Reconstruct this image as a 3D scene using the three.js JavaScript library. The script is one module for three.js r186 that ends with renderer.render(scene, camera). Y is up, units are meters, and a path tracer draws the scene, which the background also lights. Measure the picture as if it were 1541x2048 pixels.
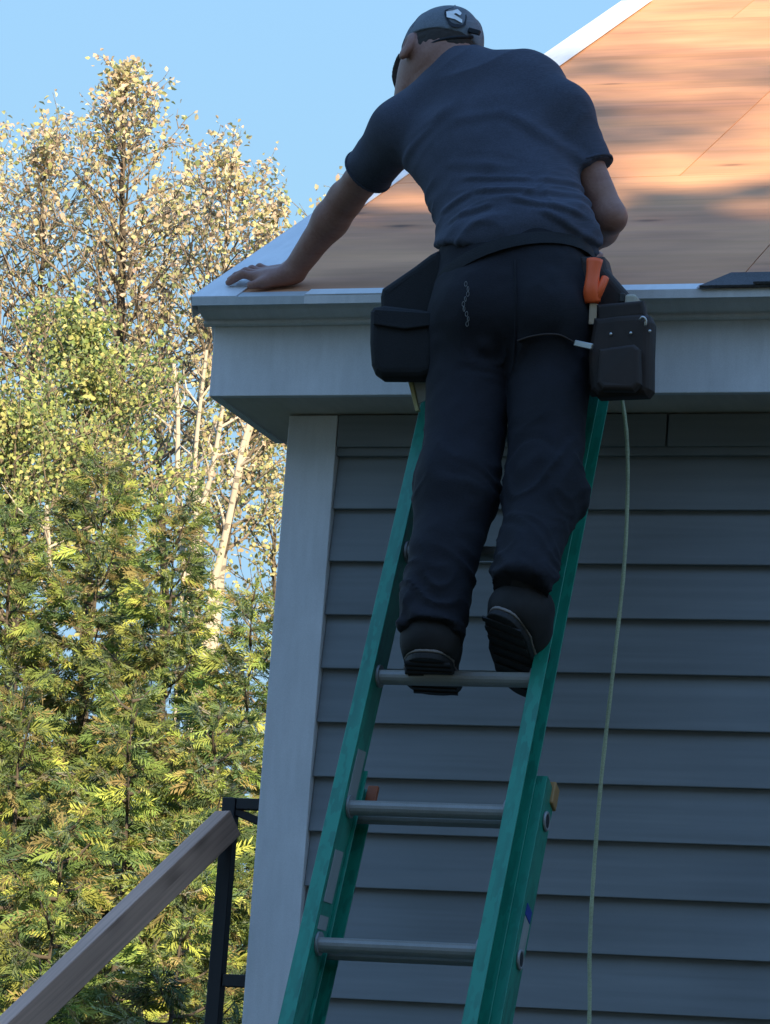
import * as THREE from 'three';
import { mergeGeometries } from 'three/addons/utils/BufferGeometryUtils.js';
import { RoundedBoxGeometry } from 'three/addons/geometries/RoundedBoxGeometry.js';

/* ---------- camera, sky, sun, exposure ---------- */
const V = (x, y, z) => new THREE.Vector3(x, y, z);
const scene = new THREE.Scene();
const EYE = V(2.6905, 1.65, 7.3348);
const RX = V(0.950543, 0.070391, -0.302511), RY = V(-0.003678, 0.976462, 0.215656), RZ = V(0.310571, -0.203878, 0.928428);
const FPX = 7000;                                   // focal length in photograph pixels (1541 x 2048)
const camera = new THREE.PerspectiveCamera(2 * Math.atan(1024 / FPX) * 180 / Math.PI, 1541 / 2048, 0.1, 2000);
camera.position.copy(EYE);
camera.quaternion.setFromRotationMatrix(new THREE.Matrix4().makeBasis(RX, RY, RZ));
scene.add(camera);

const renderer = new THREE.WebGLRenderer({ antialias: true });
renderer.toneMapping = THREE.LinearToneMapping;
renderer.toneMappingExposure = 2.15;
renderer.shadowMap.enabled = true;

const SUN = (() => { const el = 20 * Math.PI / 180, az = 35 * Math.PI / 180; return V(Math.cos(el) * Math.sin(az), Math.sin(el), Math.cos(el) * Math.cos(az)); })();
{
  const w = 512, h = 256, d = new Float32Array(w * h * 4);
  const hor = [0.245, 0.35, 0.445], mid = [0.180, 0.322, 0.45], zen = [0.115, 0.255, 0.56];
  for (let j = 0; j < h; j++) for (let i = 0; i < w; i++) {
    const th = ((i + 0.5) / w - 0.5) * 2 * Math.PI, ph = ((j + 0.5) / h - 0.5) * Math.PI;
    const x = Math.cos(ph) * Math.cos(th), y = Math.sin(ph), z = Math.cos(ph) * Math.sin(th);
    const e = Math.max(0, y), c = [0, 0, 0];
    const a = Math.min(1, e / 0.28), b = Math.min(1, Math.max(0, (e - 0.28) / 0.72));
    const s = Math.max(0, x * SUN.x + y * SUN.y + z * SUN.z), g = 0.10 * Math.pow(s, 6) + 0.7 * Math.pow(s, 60);
    for (let k = 0; k < 3; k++) {
      c[k] = (hor[k] + (mid[k] - hor[k]) * Math.pow(a, 0.7)) * (1 - Math.pow(b, 0.8)) + zen[k] * Math.pow(b, 0.8);
      c[k] += g * [0.55, 0.52, 0.46][k];
      if (y < 0) c[k] *= 0.4;
    }
    d.set([c[0], c[1], c[2], 1], (j * w + i) * 4);
  }
  const t = new THREE.DataTexture(d, w, h, THREE.RGBAFormat, THREE.FloatType);
  t.mapping = THREE.EquirectangularReflectionMapping; t.magFilter = t.minFilter = THREE.LinearFilter; t.needsUpdate = true;
  scene.background = t; scene.environment = t;
}
const sun = new THREE.DirectionalLight(new THREE.Color().setRGB(1, 0.85, 0.58), 4.4);
sun.target.position.set(0, 3, -5); sun.position.copy(SUN).multiplyScalar(60).add(sun.target.position);
sun.castShadow = true;
Object.assign(sun.shadow.camera, { left: -35, right: 35, top: 30, bottom: -30, near: 1, far: 140 });
sun.shadow.mapSize.set(2048, 2048); sun.shadow.radius = 1;
scene.add(sun, sun.target);

/* ---------- helpers: pixels to points, random, textures, naming ---------- */
function ray(px, py) {
  return V(0, 0, 0).addScaledVector(RX, px - 770.5).addScaledVector(RY, -(py - 1024)).addScaledVector(RZ, -FPX).normalize();
}
const at = (px, py, z) => { const d = ray(px, py); return EYE.clone().addScaledVector(d, (z - EYE.z) / d.z); };   // on the plane z (parallel to the wall)
const far = (px, py, dist) => EYE.clone().addScaledVector(ray(px, py), dist);
function rng(seed) { let s = seed >>> 0; return () => { s = (s + 0x6D2B79F5) >>> 0; let t = s; t = Math.imul(t ^ (t >>> 15), t | 1); t ^= t + Math.imul(t ^ (t >>> 7), t | 61); return ((t ^ (t >>> 14)) >>> 0) / 4294967296; }; }
const hash = (x, y, z, s) => { let h = Math.imul(x | 0, 374761393) + Math.imul(y | 0, 668265263) + Math.imul(z | 0, 2147483647) + Math.imul(s | 0, 1274126177); h = Math.imul(h ^ (h >>> 13), 1274126177); return ((h ^ (h >>> 16)) >>> 0) / 4294967296; };
const sm = t => t * t * (3 - 2 * t);
const lerp = (a, b, t) => a + (b - a) * t, clamp = (x, a, b) => Math.min(b, Math.max(a, x));
const step = (a, b, x) => sm(clamp((x - a) / (b - a), 0, 1));
function noise3(x, y, z, s = 0, per = 0) {
  const i = Math.floor(x), j = Math.floor(y), k = Math.floor(z), u = sm(x - i), v = sm(y - j), w = sm(z - k);
  const m = per ? n => ((n % per) + per) % per : n => n;
  let r = 0;
  for (let c = 0; c < 8; c++) { const a = c & 1, b = (c >> 1) & 1, e = c >> 2; r += hash(m(i + a), m(j + b), k + e, s) * (a ? u : 1 - u) * (b ? v : 1 - v) * (e ? w : 1 - w); }
  return r;
}
function fbm2(u, v, px, py, s, oct = 4) {          // tileable on the unit square, px x py cells
  let r = 0, a = 0.5, t = 0;
  for (let o = 0; o < oct; o++) {
    const x = u * px, y = v * py, i = Math.floor(x), j = Math.floor(y), fu = sm(x - i), fv = sm(y - j);
    const h = (p, q) => hash(((p % px) + px) % px, ((q % py) + py) % py, o, s);
    r += a * lerp(lerp(h(i, j), h(i + 1, j), fu), lerp(h(i, j + 1), h(i + 1, j + 1), fu), fv); t += a; a *= 0.5; px *= 2; py *= 2;
  }
  return r / t;
}
function tex(w, h, fn, srgb = true) {               // fn(u, v) -> [r, g, b] linear 0..1 (colour) or a number (height)
  const d = new Uint8Array(w * h * 4), enc = x => Math.round(255 * clamp(srgb ? (x <= 0.0031308 ? 12.92 * x : 1.055 * Math.pow(x, 1 / 2.4) - 0.055) : x, 0, 1));
  for (let j = 0; j < h; j++) for (let i = 0; i < w; i++) {
    let c = fn((i + 0.5) / w, (j + 0.5) / h); if (typeof c === 'number') c = [c, c, c];
    d.set([enc(c[0]), enc(c[1]), enc(c[2]), 255], (j * w + i) * 4);
  }
  const t = new THREE.DataTexture(d, w, h); t.wrapS = t.wrapT = THREE.RepeatWrapping; t.magFilter = THREE.LinearFilter; t.minFilter = THREE.LinearMipmapLinearFilter; t.generateMipmaps = true;
  if (srgb) t.colorSpace = THREE.SRGBColorSpace; t.needsUpdate = true; return t;
}
const rep = (t, x, y) => { t.repeat.set(x, y); return t; };
const col = (r, g, b) => new THREE.Color().setRGB(r, g, b);
const mat = (c, rough = 0.8, o = {}) => new THREE.MeshStandardMaterial({ color: Array.isArray(c) ? col(...c) : c, roughness: rough, side: THREE.DoubleSide, ...o });
const taken = {};
function numbered(n) { const k = taken[n] = (taken[n] ?? -1) + 1; return k ? n + '_' + String(k).padStart(3, '0') : n; }
function shade(o) { o.castShadow = o.receiveShadow = true; return o; }
function thing(name, label, category, pos = V(0, 0, 0), group) {
  const g = new THREE.Group(); g.name = numbered(name); g.position.copy(pos); g.userData = { label, category }; if (group) g.userData.group = group; scene.add(g); return g;
}
function part(parent, name, geo, m, kind) {         // geometry given in world coordinates relative to the thing's origin
  const o = shade(new THREE.Mesh(geo, m)); o.name = name; if (kind) o.userData.kind = kind; parent.add(o); return o;
}
function structure(name, geo, m) { const o = shade(new THREE.Mesh(geo, m)); o.name = name; o.userData.kind = 'structure'; scene.add(o); return o; }
function box(x0, x1, y0, y1, z0, z1, bev = 0) {
  const g = bev ? new RoundedBoxGeometry(x1 - x0, y1 - y0, z1 - z0, 2, bev) : new THREE.BoxGeometry(x1 - x0, y1 - y0, z1 - z0);
  g.translate((x0 + x1) / 2, (y0 + y1) / 2, (z0 + z1) / 2); return worldUV(g);
}
function worldUV(g) {                               // uv in metres by dominant normal
  const p = g.attributes.position, n = g.attributes.normal, uv = new Float32Array(p.count * 2);
  for (let i = 0; i < p.count; i++) {
    const a = Math.abs(n.getX(i)), b = Math.abs(n.getY(i)), c = Math.abs(n.getZ(i)), x = p.getX(i), y = p.getY(i), z = p.getZ(i);
    uv.set(c >= a && c >= b ? [x, y] : b >= a ? [x, z] : [z, y], i * 2);
  }
  g.setAttribute('uv', new THREE.BufferAttribute(uv, 2)); return g;
}
function tube(points, radii, seg = 7, flat = 1) {    // tapered tube along points; uv in metres
  const n = points.length, pos = [], uv = [], idx = []; let L = 0, nx = null;
  for (let i = 0; i < n; i++) {
    const t = points[Math.min(n - 1, i + 1)].clone().sub(points[Math.max(0, i - 1)]).normalize();
    if (!nx) nx = Math.abs(t.y) > 0.9 ? V(1, 0, 0) : V(0, 1, 0);
    nx = nx.clone().addScaledVector(t, -nx.dot(t)).normalize(); const ny = t.clone().cross(nx);
    if (i) L += points[i].distanceTo(points[i - 1]);
    const r = Array.isArray(radii) ? radii[i] : radii;
    for (let k = 0; k <= seg; k++) {
      const a = k / seg * Math.PI * 2, q = points[i].clone().addScaledVector(nx, Math.cos(a) * r).addScaledVector(ny, Math.sin(a) * r * flat);
      pos.push(q.x, q.y, q.z); uv.push(k / seg * 6.28 * r, L);
      if (i && k) { const A = (i - 1) * (seg + 1) + k - 1, B = A + seg + 1; idx.push(A, A + 1, B, A + 1, B + 1, B); }
    }
  }
  for (const e of [0, n - 1]) { const c = pos.length / 3; pos.push(points[e].x, points[e].y, points[e].z); uv.push(0, L); for (let k = 0; k < seg; k++) { const A = e * (seg + 1) + k; e ? idx.push(c, A, A + 1) : idx.push(c, A + 1, A); } }
  const g = new THREE.BufferGeometry(); g.setAttribute('position', new THREE.Float32BufferAttribute(pos, 3)); g.setAttribute('uv', new THREE.Float32BufferAttribute(uv, 2)); g.setIndex(idx); g.computeVertexNormals(); return g;
}
const curve = (pts, n) => new THREE.CatmullRomCurve3(pts).getPoints(n);
function bar(a, b, w, h, bev = 0.002) {              // a squared bar from a to b, w across (horizontal), h the other way
  const L = a.distanceTo(b), g = new RoundedBoxGeometry(w, h, L, 1, bev); { const p = g.attributes.position, n = g.attributes.normal, uv = g.attributes.uv; for (let i = 0; i < p.count; i++) uv.setXY(i, p.getZ(i), Math.abs(n.getY(i)) > 0.7 ? p.getX(i) + 0.3 : p.getY(i)); }
  const d = b.clone().sub(a).normalize(), x = V(0, 1, 0).cross(d).normalize(); if (x.lengthSq() < 0.5) x.set(1, 0, 0); const y = d.clone().cross(x);
  g.applyMatrix4(new THREE.Matrix4().makeBasis(x, y, d)); g.translate((a.x + b.x) / 2, (a.y + b.y) / 2, (a.z + b.z) / 2); return g;
}
function extrude(outline, depth, bev, seg = 1) {     // outline [[x, y]...] in metres, extruded along +z and centred
  const s = new THREE.Shape(outline.map(p => new THREE.Vector2(p[0], p[1])));
  const g = new THREE.ExtrudeGeometry(s, { depth: depth - 2 * bev, bevelEnabled: bev > 0, bevelSize: bev, bevelThickness: bev, bevelSegments: seg + 1, bevelOffset: -bev, curveSegments: 8 });
  g.translate(0, 0, -(depth - 2 * bev) / 2); return g;
}

/* ---------- materials ---------- */
const T = {};
T.grain = rep(tex(512, 512, (u, v) => 0.86 + 0.2 * (fbm2(u, v, 4, 4, 3, 5) - 0.5) + 0.12 * (hash(u * 512, v * 512, 0, 5) - 0.5) + 0.1 * (fbm2(u, v, 40, 6, 8, 2) - 0.5)), 2, 2);
T.siding = rep(tex(1024, 256, (u, v) => { const s = fbm2(u, v, 6, 60, 11, 3), q = fbm2(u, v, 5, 3, 12, 4); return 0.82 + 0.22 * (s - 0.5) + 0.3 * (q - 0.5); }), 0.5, 1.2);
T.sidingB = rep(tex(1024, 256, (u, v) => fbm2(u, v, 5, 70, 14, 4), false), 0.5, 1.2);
T.deck = rep(tex(1024, 512, (u, v) => {
  const warp = fbm2(u, v, 3, 3, 21, 3), g = fbm2(u + 0.004 * warp, v + 0.1 * warp, 3, 44, 22, 4), f = fbm2(u, v, 8, 190, 23, 2), p = fbm2(u, v, 3, 4, 24, 3), dk = Math.pow(fbm2(u, v, 7, 46, 25, 3), 5) * 7;
  const bl = fbm2(u, v, 9, 9, 26, 4); let k = 0.82 + 0.10 * (g - 0.5) + 0.05 * (f - 0.5) + 0.34 * (p - 0.5) + 0.5 * (bl - 0.5) - 0.08 * clamp(dk - 0.25, 0, 1);
  for (let q = 0; q < 9; q++) { const cx = hash(q, 1, 2, 3), cy = hash(q, 5, 2, 3), du = (u - cx) * 2.44 / 0.035, dv = (v - cy) * 1.22 / 0.013; k -= 0.42 * Math.exp(-(du * du + dv * dv)); }
  return [0.77 * k, 0.345 * k * (0.96 + 0.1 * p), 0.172 * k * (0.9 + 0.2 * g)];
}), 1 / 2.44, 1 / 1.22);
T.cloth = rep(tex(256, 256, (u, v) => 0.8 + 0.3 * (hash(u * 128, v * 256, 1, 2) - 0.5) + 0.35 * (fbm2(u, v, 5, 5, 31, 4) - 0.5)), 4, 4);
T.clothB = rep(tex(256, 256, (u, v) => 0.5 * Math.abs(Math.sin(u * 128 * Math.PI)) + 0.5 * fbm2(u, v, 60, 60, 33, 2), false), 8, 8);
T.denim = rep(tex(256, 256, (u, v) => 0.75 + 0.35 * (hash(u * 256, v * 128, 1, 9) - 0.5) + 0.7 * (fbm2(u, v, 4, 4, 35, 4) - 0.5)), 3, 3);
T.scuff = rep(tex(256, 1024, (u, v) => { const a = fbm2(u, v, 30, 3, 101, 3), b = fbm2(u, v, 5, 12, 102, 4), c = Math.pow(fbm2(u, v, 24, 30, 103, 3), 6) * 22; const k = 0.8 + 0.3 * (a - 0.5) + 0.45 * (b - 0.5), w = clamp(c - 0.25, 0, 0.5); return [k + w, k + w * 0.7, k + w * 0.8]; }), 4, 1);
T.skin = rep(tex(256, 256, (u, v) => { const q = fbm2(u, v, 6, 6, 41, 4), r = fbm2(u, v, 40, 40, 42, 2); return [0.9 + 0.3 * (q - 0.5) + 0.2 * (r - 0.5), 0.85 + 0.45 * (q - 0.5) + 0.25 * (r - 0.5), 0.85 + 0.5 * (q - 0.5) + 0.25 * (r - 0.5)]; }), 6, 6);
T.lumber = rep(tex(1024, 256, (u, v) => { const g = fbm2(u, v + 0.06 * fbm2(u, v, 3, 2, 52, 2), 3, 26, 51, 4), q = fbm2(u, v, 5, 2, 53, 3); let k = 0.82 + 0.5 * (g - 0.5) + 0.4 * (q - 0.5); for (let n = 0; n < 4; n++) { const du = (u - hash(n, 3, 1, 8)) * 40, dv = (v - hash(n, 7, 1, 8)) * 8; k -= 0.35 * Math.exp(-du * du - dv * dv); } return [k, k * 0.97, k * 0.95]; }), 0.7, 6);
T.bark = rep(tex(256, 512, (u, v) => { const d = fbm2(u, v, 6, 40, 61, 3), q = fbm2(u, v, 3, 5, 62, 3); const k = d > 0.66 ? 0.35 : 0.85 + 0.3 * (q - 0.5); return [k, k * 0.95, k * 0.88]; }), 2, 0.7);
T.ground = rep(tex(512, 512, (u, v) => { const q = fbm2(u, v, 8, 8, 71, 5), r = hash(u * 512, v * 512, 2, 7); const k = 0.6 + 0.6 * q + 0.3 * (r - 0.5); return [0.055 * k, 0.065 * k, 0.03 * k]; }), 0.25, 0.25);
T.mineral = rep(tex(256, 256, (u, v) => 0.6 + 0.8 * (hash(u * 256, v * 256, 4, 4) - 0.3) * 0.8 + 0.3 * (fbm2(u, v, 5, 5, 81, 3) - 0.5)), 2.5, 2.5);
T.leather = rep(tex(256, 256, (u, v) => 0.75 + 0.9 * (fbm2(u, v, 6, 6, 91, 5) - 0.5)), 3, 3);
const M = {
  paint: mat([0.80, 0.82, 0.88], 0.55, { map: T.grain, bumpMap: T.grain, bumpScale: 0.0006 }),
  corner: mat([0.80, 0.81, 0.87], 0.6, { map: T.grain, bumpMap: T.grain, bumpScale: 0.0008 }),
  soffit: mat([0.74, 0.66, 0.60], 0.7, { map: T.grain }),
  siding: mat([0.25, 0.278, 0.312], 0.7, { map: T.siding, bumpMap: T.sidingB, bumpScale: 0.0008 }),
  deck: mat(0xffffff, 0.85, { map: T.deck, bumpMap: T.deck, bumpScale: 0.0006 }),
  flashing: mat([0.80, 0.80, 0.82], 0.45, { map: T.grain }),
  flashing2: mat([0.55, 0.58, 0.6], 0.5, { map: T.grain }),
  shingle: mat([0.10, 0.10, 0.11], 0.95, { map: T.mineral, bumpMap: T.mineral, bumpScale: 0.0015 }),
  glass: mat([0.012, 0.255, 0.172], 0.4, { map: T.scuff, roughnessMap: T.grain }),
  alum: mat([0.36, 0.37, 0.38], 0.6, { metalness: 0.45, map: T.grain }),
  sticker: mat([0.36, 0.38, 0.37], 0.5, { map: T.grain }),
  capOrange: mat([0.36, 0.20, 0.07], 0.5), capRed: mat([0.35, 0.09, 0.03], 0.5), blue: mat([0.02, 0.05, 0.3], 0.5),
  blackPlastic: mat([0.015, 0.016, 0.018], 0.5),
  rope: mat([0.46, 0.52, 0.34], 0.8, { map: T.cloth }),
  lumber: mat([0.72, 0.47, 0.37], 0.85, { map: T.lumber, bumpMap: T.lumber, bumpScale: 0.001 }),
 
  darkSteel: mat([0.016, 0.019, 0.028], 0.5, { map: T.grain }),
  skin: mat([0.33, 0.175, 0.135], 0.55, { map: T.skin, bumpMap: T.skin, bumpScale: 0.0006 }),
  shirt: mat([0.062, 0.072, 0.108], 0.95, { map: T.cloth, bumpMap: T.clothB, bumpScale: 0.0005 }),
  jeans: mat([0.008, 0.0085, 0.016], 0.9, { map: T.denim, bumpMap: T.clothB, bumpScale: 0.0006 }),
  hair: mat([0.035, 0.026, 0.022], 0.8, { map: T.cloth }),
  cap: mat([0.17, 0.20, 0.24], 0.9, { map: T.cloth, bumpMap: T.clothB, bumpScale: 0.0005 }),
  capDark: mat([0.02, 0.024, 0.035], 0.85, { map: T.cloth }),
  white: mat([0.78, 0.8, 0.82], 0.6),
  shoe: mat([0.017, 0.015, 0.016], 0.8, { map: T.leather, bumpMap: T.leather, bumpScale: 0.001 }),
  sole: mat([0.012, 0.011, 0.012], 0.7, { map: T.leather }), soleRim: mat([0.22, 0.19, 0.18], 0.6),
  tab: mat([0.32, 0.32, 0.32], 0.6), chain: mat([0.16, 0.16, 0.16], 0.5),
  pouch: mat([0.009, 0.010, 0.014], 0.85, { map: T.denim, bumpMap: T.clothB, bumpScale: 0.0008 }),
  leather: mat([0.032, 0.020, 0.017], 0.7, { map: T.leather, bumpMap: T.leather, bumpScale: 0.001 }),
  steel: mat([0.5, 0.5, 0.5], 0.35, { metalness: 0.9 }),
  orange: mat([0.95, 0.13, 0.03], 0.45), beige: mat([0.42, 0.40, 0.33], 0.6), yellow: mat([0.55, 0.5, 0.25], 0.6),
  birch: mat([0.62, 0.54, 0.46], 0.8, { map: T.bark, bumpMap: T.bark, bumpScale: 0.004 }),
  barkDark: mat([0.10, 0.08, 0.065], 0.9, { map: T.bark, bumpMap: T.bark, bumpScale: 0.006 }),
  leaf: new THREE.MeshPhysicalMaterial({ color: 0xffffff, roughness: 0.95, transmission: 0.4, thickness: 0, side: THREE.DoubleSide }), needle: new THREE.MeshPhysicalMaterial({ color: 0xffffff, roughness: 0.95, transmission: 0.3, thickness: 0, side: THREE.DoubleSide }), leafThick: mat(0xffffff, 0.8), twig: mat([0.26, 0.21, 0.17], 0.9, { map: T.bark }),
  ground: mat(0xffffff, 1, { map: T.ground }),
};

/* ---------- ground ---------- */
{ const g = new THREE.PlaneGeometry(900, 900, 1, 1); g.rotateX(-Math.PI / 2); worldUV(g); structure('ground', g, M.ground); }

/* ---------- house: wall, corner board, eave, roof ---------- */
const ROOF_A = 29.6 * Math.PI / 180, EAVE = V(-0.154, 3.685, 0.292);
const roofN = V(0, Math.cos(ROOF_A), Math.sin(ROOF_A)), roofU = V(0, Math.sin(ROOF_A), -Math.cos(ROOF_A));
const onRoof = (px, py, lift = 0) => { const d = ray(px, py), n = roofN; return EYE.clone().addScaledVector(d, (EAVE.clone().addScaledVector(n, lift).sub(EYE).dot(n)) / d.dot(n)); };
const XR = 8.2, RIDGE = 4.6;
const house = thing('house', 'grey lap-sided house with white trim and a bare plywood roof deck', 'house', V(0, 0, 0));
{
  const wall = part(house, 'wall', box(0.02, XR - 0.02, 0.0, 3.48, -7.4, -0.012), mat([0.16, 0.15, 0.14], 0.9));
  // lap siding, each plank tapered, its lower edge standing proud
  const E = 0.1221, pr = [0, 0.017]; let k = 0;
  for (let y = 3.1419 + 2 * E; y > 0.3; y -= E, k++) {
    const y0 = y - 0.0, y1 = y + E + 0.02, x0 = 0.1195, x1 = XR - 0.12, r = rng(900 + k);
    const zb = 0.0215 + 0.0014 * (r() - 0.5), pts = [[-0.011, y0], [zb - 0.001, y0], [zb, y0 + 0.0015], [0.003, y1], [-0.011, y1]];
    const s = new THREE.Shape(pts.map(p => new THREE.Vector2(-p[0], p[1])));
    const g = new THREE.ExtrudeGeometry(s, { depth: x1 - x0, bevelEnabled: false, steps: 14 }); g.rotateY(Math.PI / 2); g.translate(x0, 0, 0);
    const p = g.attributes.position, w = r() * 9;
    for (let i = 0; i < p.count; i++) { const X = p.getX(i), f = 0.0018 * (noise3(X * 1.7, k * 3.1, w) - 0.5); p.setY(i, p.getY(i) + f); p.setZ(i, p.getZ(i) + (p.getZ(i) > 0 ? 0.002 * (noise3(X * 1.3, k * 2.7, w + 5) - 0.5) : 0)); }
    g.computeVertexNormals(); worldUV(g); const uv = g.attributes.uv; for (let i = 0; i < uv.count; i++) uv.setXY(i, uv.getX(i) + w, uv.getY(i) + w * 0.37);
    part(wall, 'siding_plank', g, M.siding);
  }
  part(house, 'corner_board', box(0, 0.118, 0.25, 3.479, -0.012, 0.030, 0.0025), M.corner).userData.label = 'pale grey vertical corner board';
  part(house, 'corner_board', box(XR - 0.118, XR, 0.25, 3.479, -0.012, 0.026, 0.0025), M.corner);
  part(house, 'frieze_board', box(0.1205, 0.884, 3.405, 3.479, 0.0, 0.030, 0.002), M.siding);
  part(house, 'frieze_board', box(0.8885, XR - 0.12, 3.405, 3.4785, 0.0, 0.0295, 0.002), M.siding);
  part(house, 'soffit_panel', box(-0.126, XR + 0.126, 3.4825, 3.495, -0.24, 0.188), M.soffit);
  part(house, 'fascia_board', box(-0.129, XR + 0.129, 3.479, 3.672, 0.19, 0.21, 0.0025), M.paint);
  // left return of the eave box
  part(house, 'eave_return', box(-0.1295, -0.110, 3.4795, 3.67, -0.245, 0.189), M.paint);
  part(house, 'eave_return', box(-0.109, 0.0, 3.4795, 3.66, -0.26, -0.242), M.paint);
  // crown moulding with a bead, run along the eave
  const prof = [[0.2105, 3.640], [0.222, 3.640], [0.226, 3.6435], [0.226, 3.648], [0.222, 3.6505], [0.224, 3.6525], [0.232, 3.654], [0.240, 3.657], [0.252, 3.661], [0.262, 3.665], [0.2705, 3.671], [0.278, 3.6735], [0.2800, 3.6745], [0.2800, 3.6800], [0.2105, 3.6800]];
  { const s = new THREE.Shape(prof.map(p => new THREE.Vector2(-p[0], p[1])));
    const g = new THREE.ExtrudeGeometry(s, { depth: XR + 0.3, bevelEnabled: false }); g.rotateY(Math.PI / 2); g.translate(-0.15, 0, 0); worldUV(g); part(house, 'crown_moulding', g, M.paint); }
  part(house, 'rake_board', (() => { const a = V(-0.125, 3.60, 0.18), b = a.clone().addScaledVector(roofU, RIDGE); return bar(a, b, 0.03, 0.12); })(), M.paint);
  // gable wall and far slope close the house
  { const s = new THREE.Shape([[0, 3.2], [0, 3.48], [-3.68, 5.58], [-7.4, 3.48], [-7.4, 3.2]].map(p => new THREE.Vector2(-p[0], p[1])));
    for (const x of [0.03, XR - 0.08]) { const g = new THREE.ExtrudeGeometry(s, { depth: 0.05, bevelEnabled: false }); g.rotateY(Math.PI / 2); g.translate(x, 0, 0); worldUV(g); part(house, 'gable_wall', g, M.siding); } }
  const roof = part(house, 'roof', (() => {
    const g1 = box(-0.108, XR + 0.108, -0.085, -0.016, -RIDGE, -0.14); g1.rotateX(ROOF_A); g1.translate(0, EAVE.y, EAVE.z - 0.002);
    const top = EAVE.clone().addScaledVector(roofU, RIDGE), g2 = box(-0.14, XR + 0.14, -0.10, 0, -RIDGE - 0.5, -0.02); g2.rotateX(-ROOF_A); g2.translate(0, top.y, top.z);
    return mergeGeometries([g1, g2]); })(), mat([0.3, 0.22, 0.15], 0.9));
  roof.userData.label = 'roof sheathed in bare plywood';
  const B = new THREE.Matrix4().makeBasis(V(1, 0, 0), roofN, roofU.clone().negate()); B.setPosition(V(0, EAVE.y, EAVE.z - 0.002));   // local: x along eave, y off the deck, -z up the slope
  let n = 0;
  const rows = [[0.004, 1.216, -0.148 - 1.22], [1.220, 2.436, 0.685 - 2.44], [2.440, 3.656, -0.148 - 1.22], [3.660, RIDGE, 0.3 - 2.44]];
  for (const [s0, s1, xs] of rows) for (let x = xs; x < XR + 0.14; x += 2.44) {
    const x0 = Math.max(-0.148, x + 0.0015), x1 = Math.min(XR + 0.148, x + 2.4385); if (x1 - x0 < 0.02) continue;
    const r = rng(40 + n), g = box(x0, x1, -0.012, 0.001 * (r() - 0.5), -s1, -s0); n++;
    const uv = g.attributes.uv, o = r() * 5, q = r() * 3; for (let i = 0; i < uv.count; i++) uv.setXY(i, uv.getX(i) + o, uv.getY(i) + q);
    g.applyMatrix4(B); part(roof, 'roof_sheet', g, M.deck);
  }
  const roofStrip = (name, x0, x1, s0, s1, y0, y1, m) => { const g = box(x0, x1, y0, y1, -s1, -s0); g.applyMatrix4(B); return part(roof, name, g, m); };
  roofStrip('rake_flashing', -0.158, -0.052, 0.0, 2.02, 0.002, 0.0045, M.flashing);
  roofStrip('rake_flashing', -0.157, -0.051, 2.0, 4.07, 0.005, 0.0072, M.flashing);
  { const g = box(-0.1605, -0.1585, -0.045, 0.0045, -4.07, 0); g.applyMatrix4(B); part(roof, 'rake_flashing_edge', g, M.flashing); }
  // metal drip edge along the eave in lapped lengths
  for (const [x0, x1, m, y] of [[-0.155, 0.118, M.flashing2, -0.0002], [0.112, 0.78, M.flashing, 0.0045], [0.776, 3.8, M.flashing, 0.0022], [3.79, XR + 0.15, M.flashing, 0.0045]]) {
    roofStrip('drip_edge', x0, x1, -0.004, 0.045, y, y + 0.0018, m);
    part(roof, 'drip_edge_lip', box(x0, x1, EAVE.y - 0.018, EAVE.y + 0.001, 0.2925, 0.2955 + y * 0.2), m);
  }
  // starter shingles begun at the eave
  for (const [pts, y, z] of [[[[1.008, 0.012], [1.32, 0.012], [1.32, -0.105], [1.052, -0.105]], 0.0075, 0]]) {
    const sh = extrude(pts.map(p => [p[0], -p[1]]), 0.006, 0.001); sh.rotateX(-Math.PI / 2); sh.translate(0, y + 0.003, 0); worldUV(sh); sh.applyMatrix4(B); part(roof, 'starter_shingle', sh, M.shingle);
  }
  { const sh = extrude([[1.125, -0.014], [2.1, -0.014], [2.1, 0.10], [1.19, 0.10]], 0.006, 0.001); sh.rotateX(-Math.PI / 2); sh.translate(0, 0.0175, 0); worldUV(sh); sh.applyMatrix4(B); part(roof, 'starter_shingle', sh, M.shingle); }
  roofStrip('starter_strip', 1.0, 1.6, -0.006, 0.02, 0.0066, 0.0072, mat([0.42, 0.36, 0.36], 0.7));
}

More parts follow.
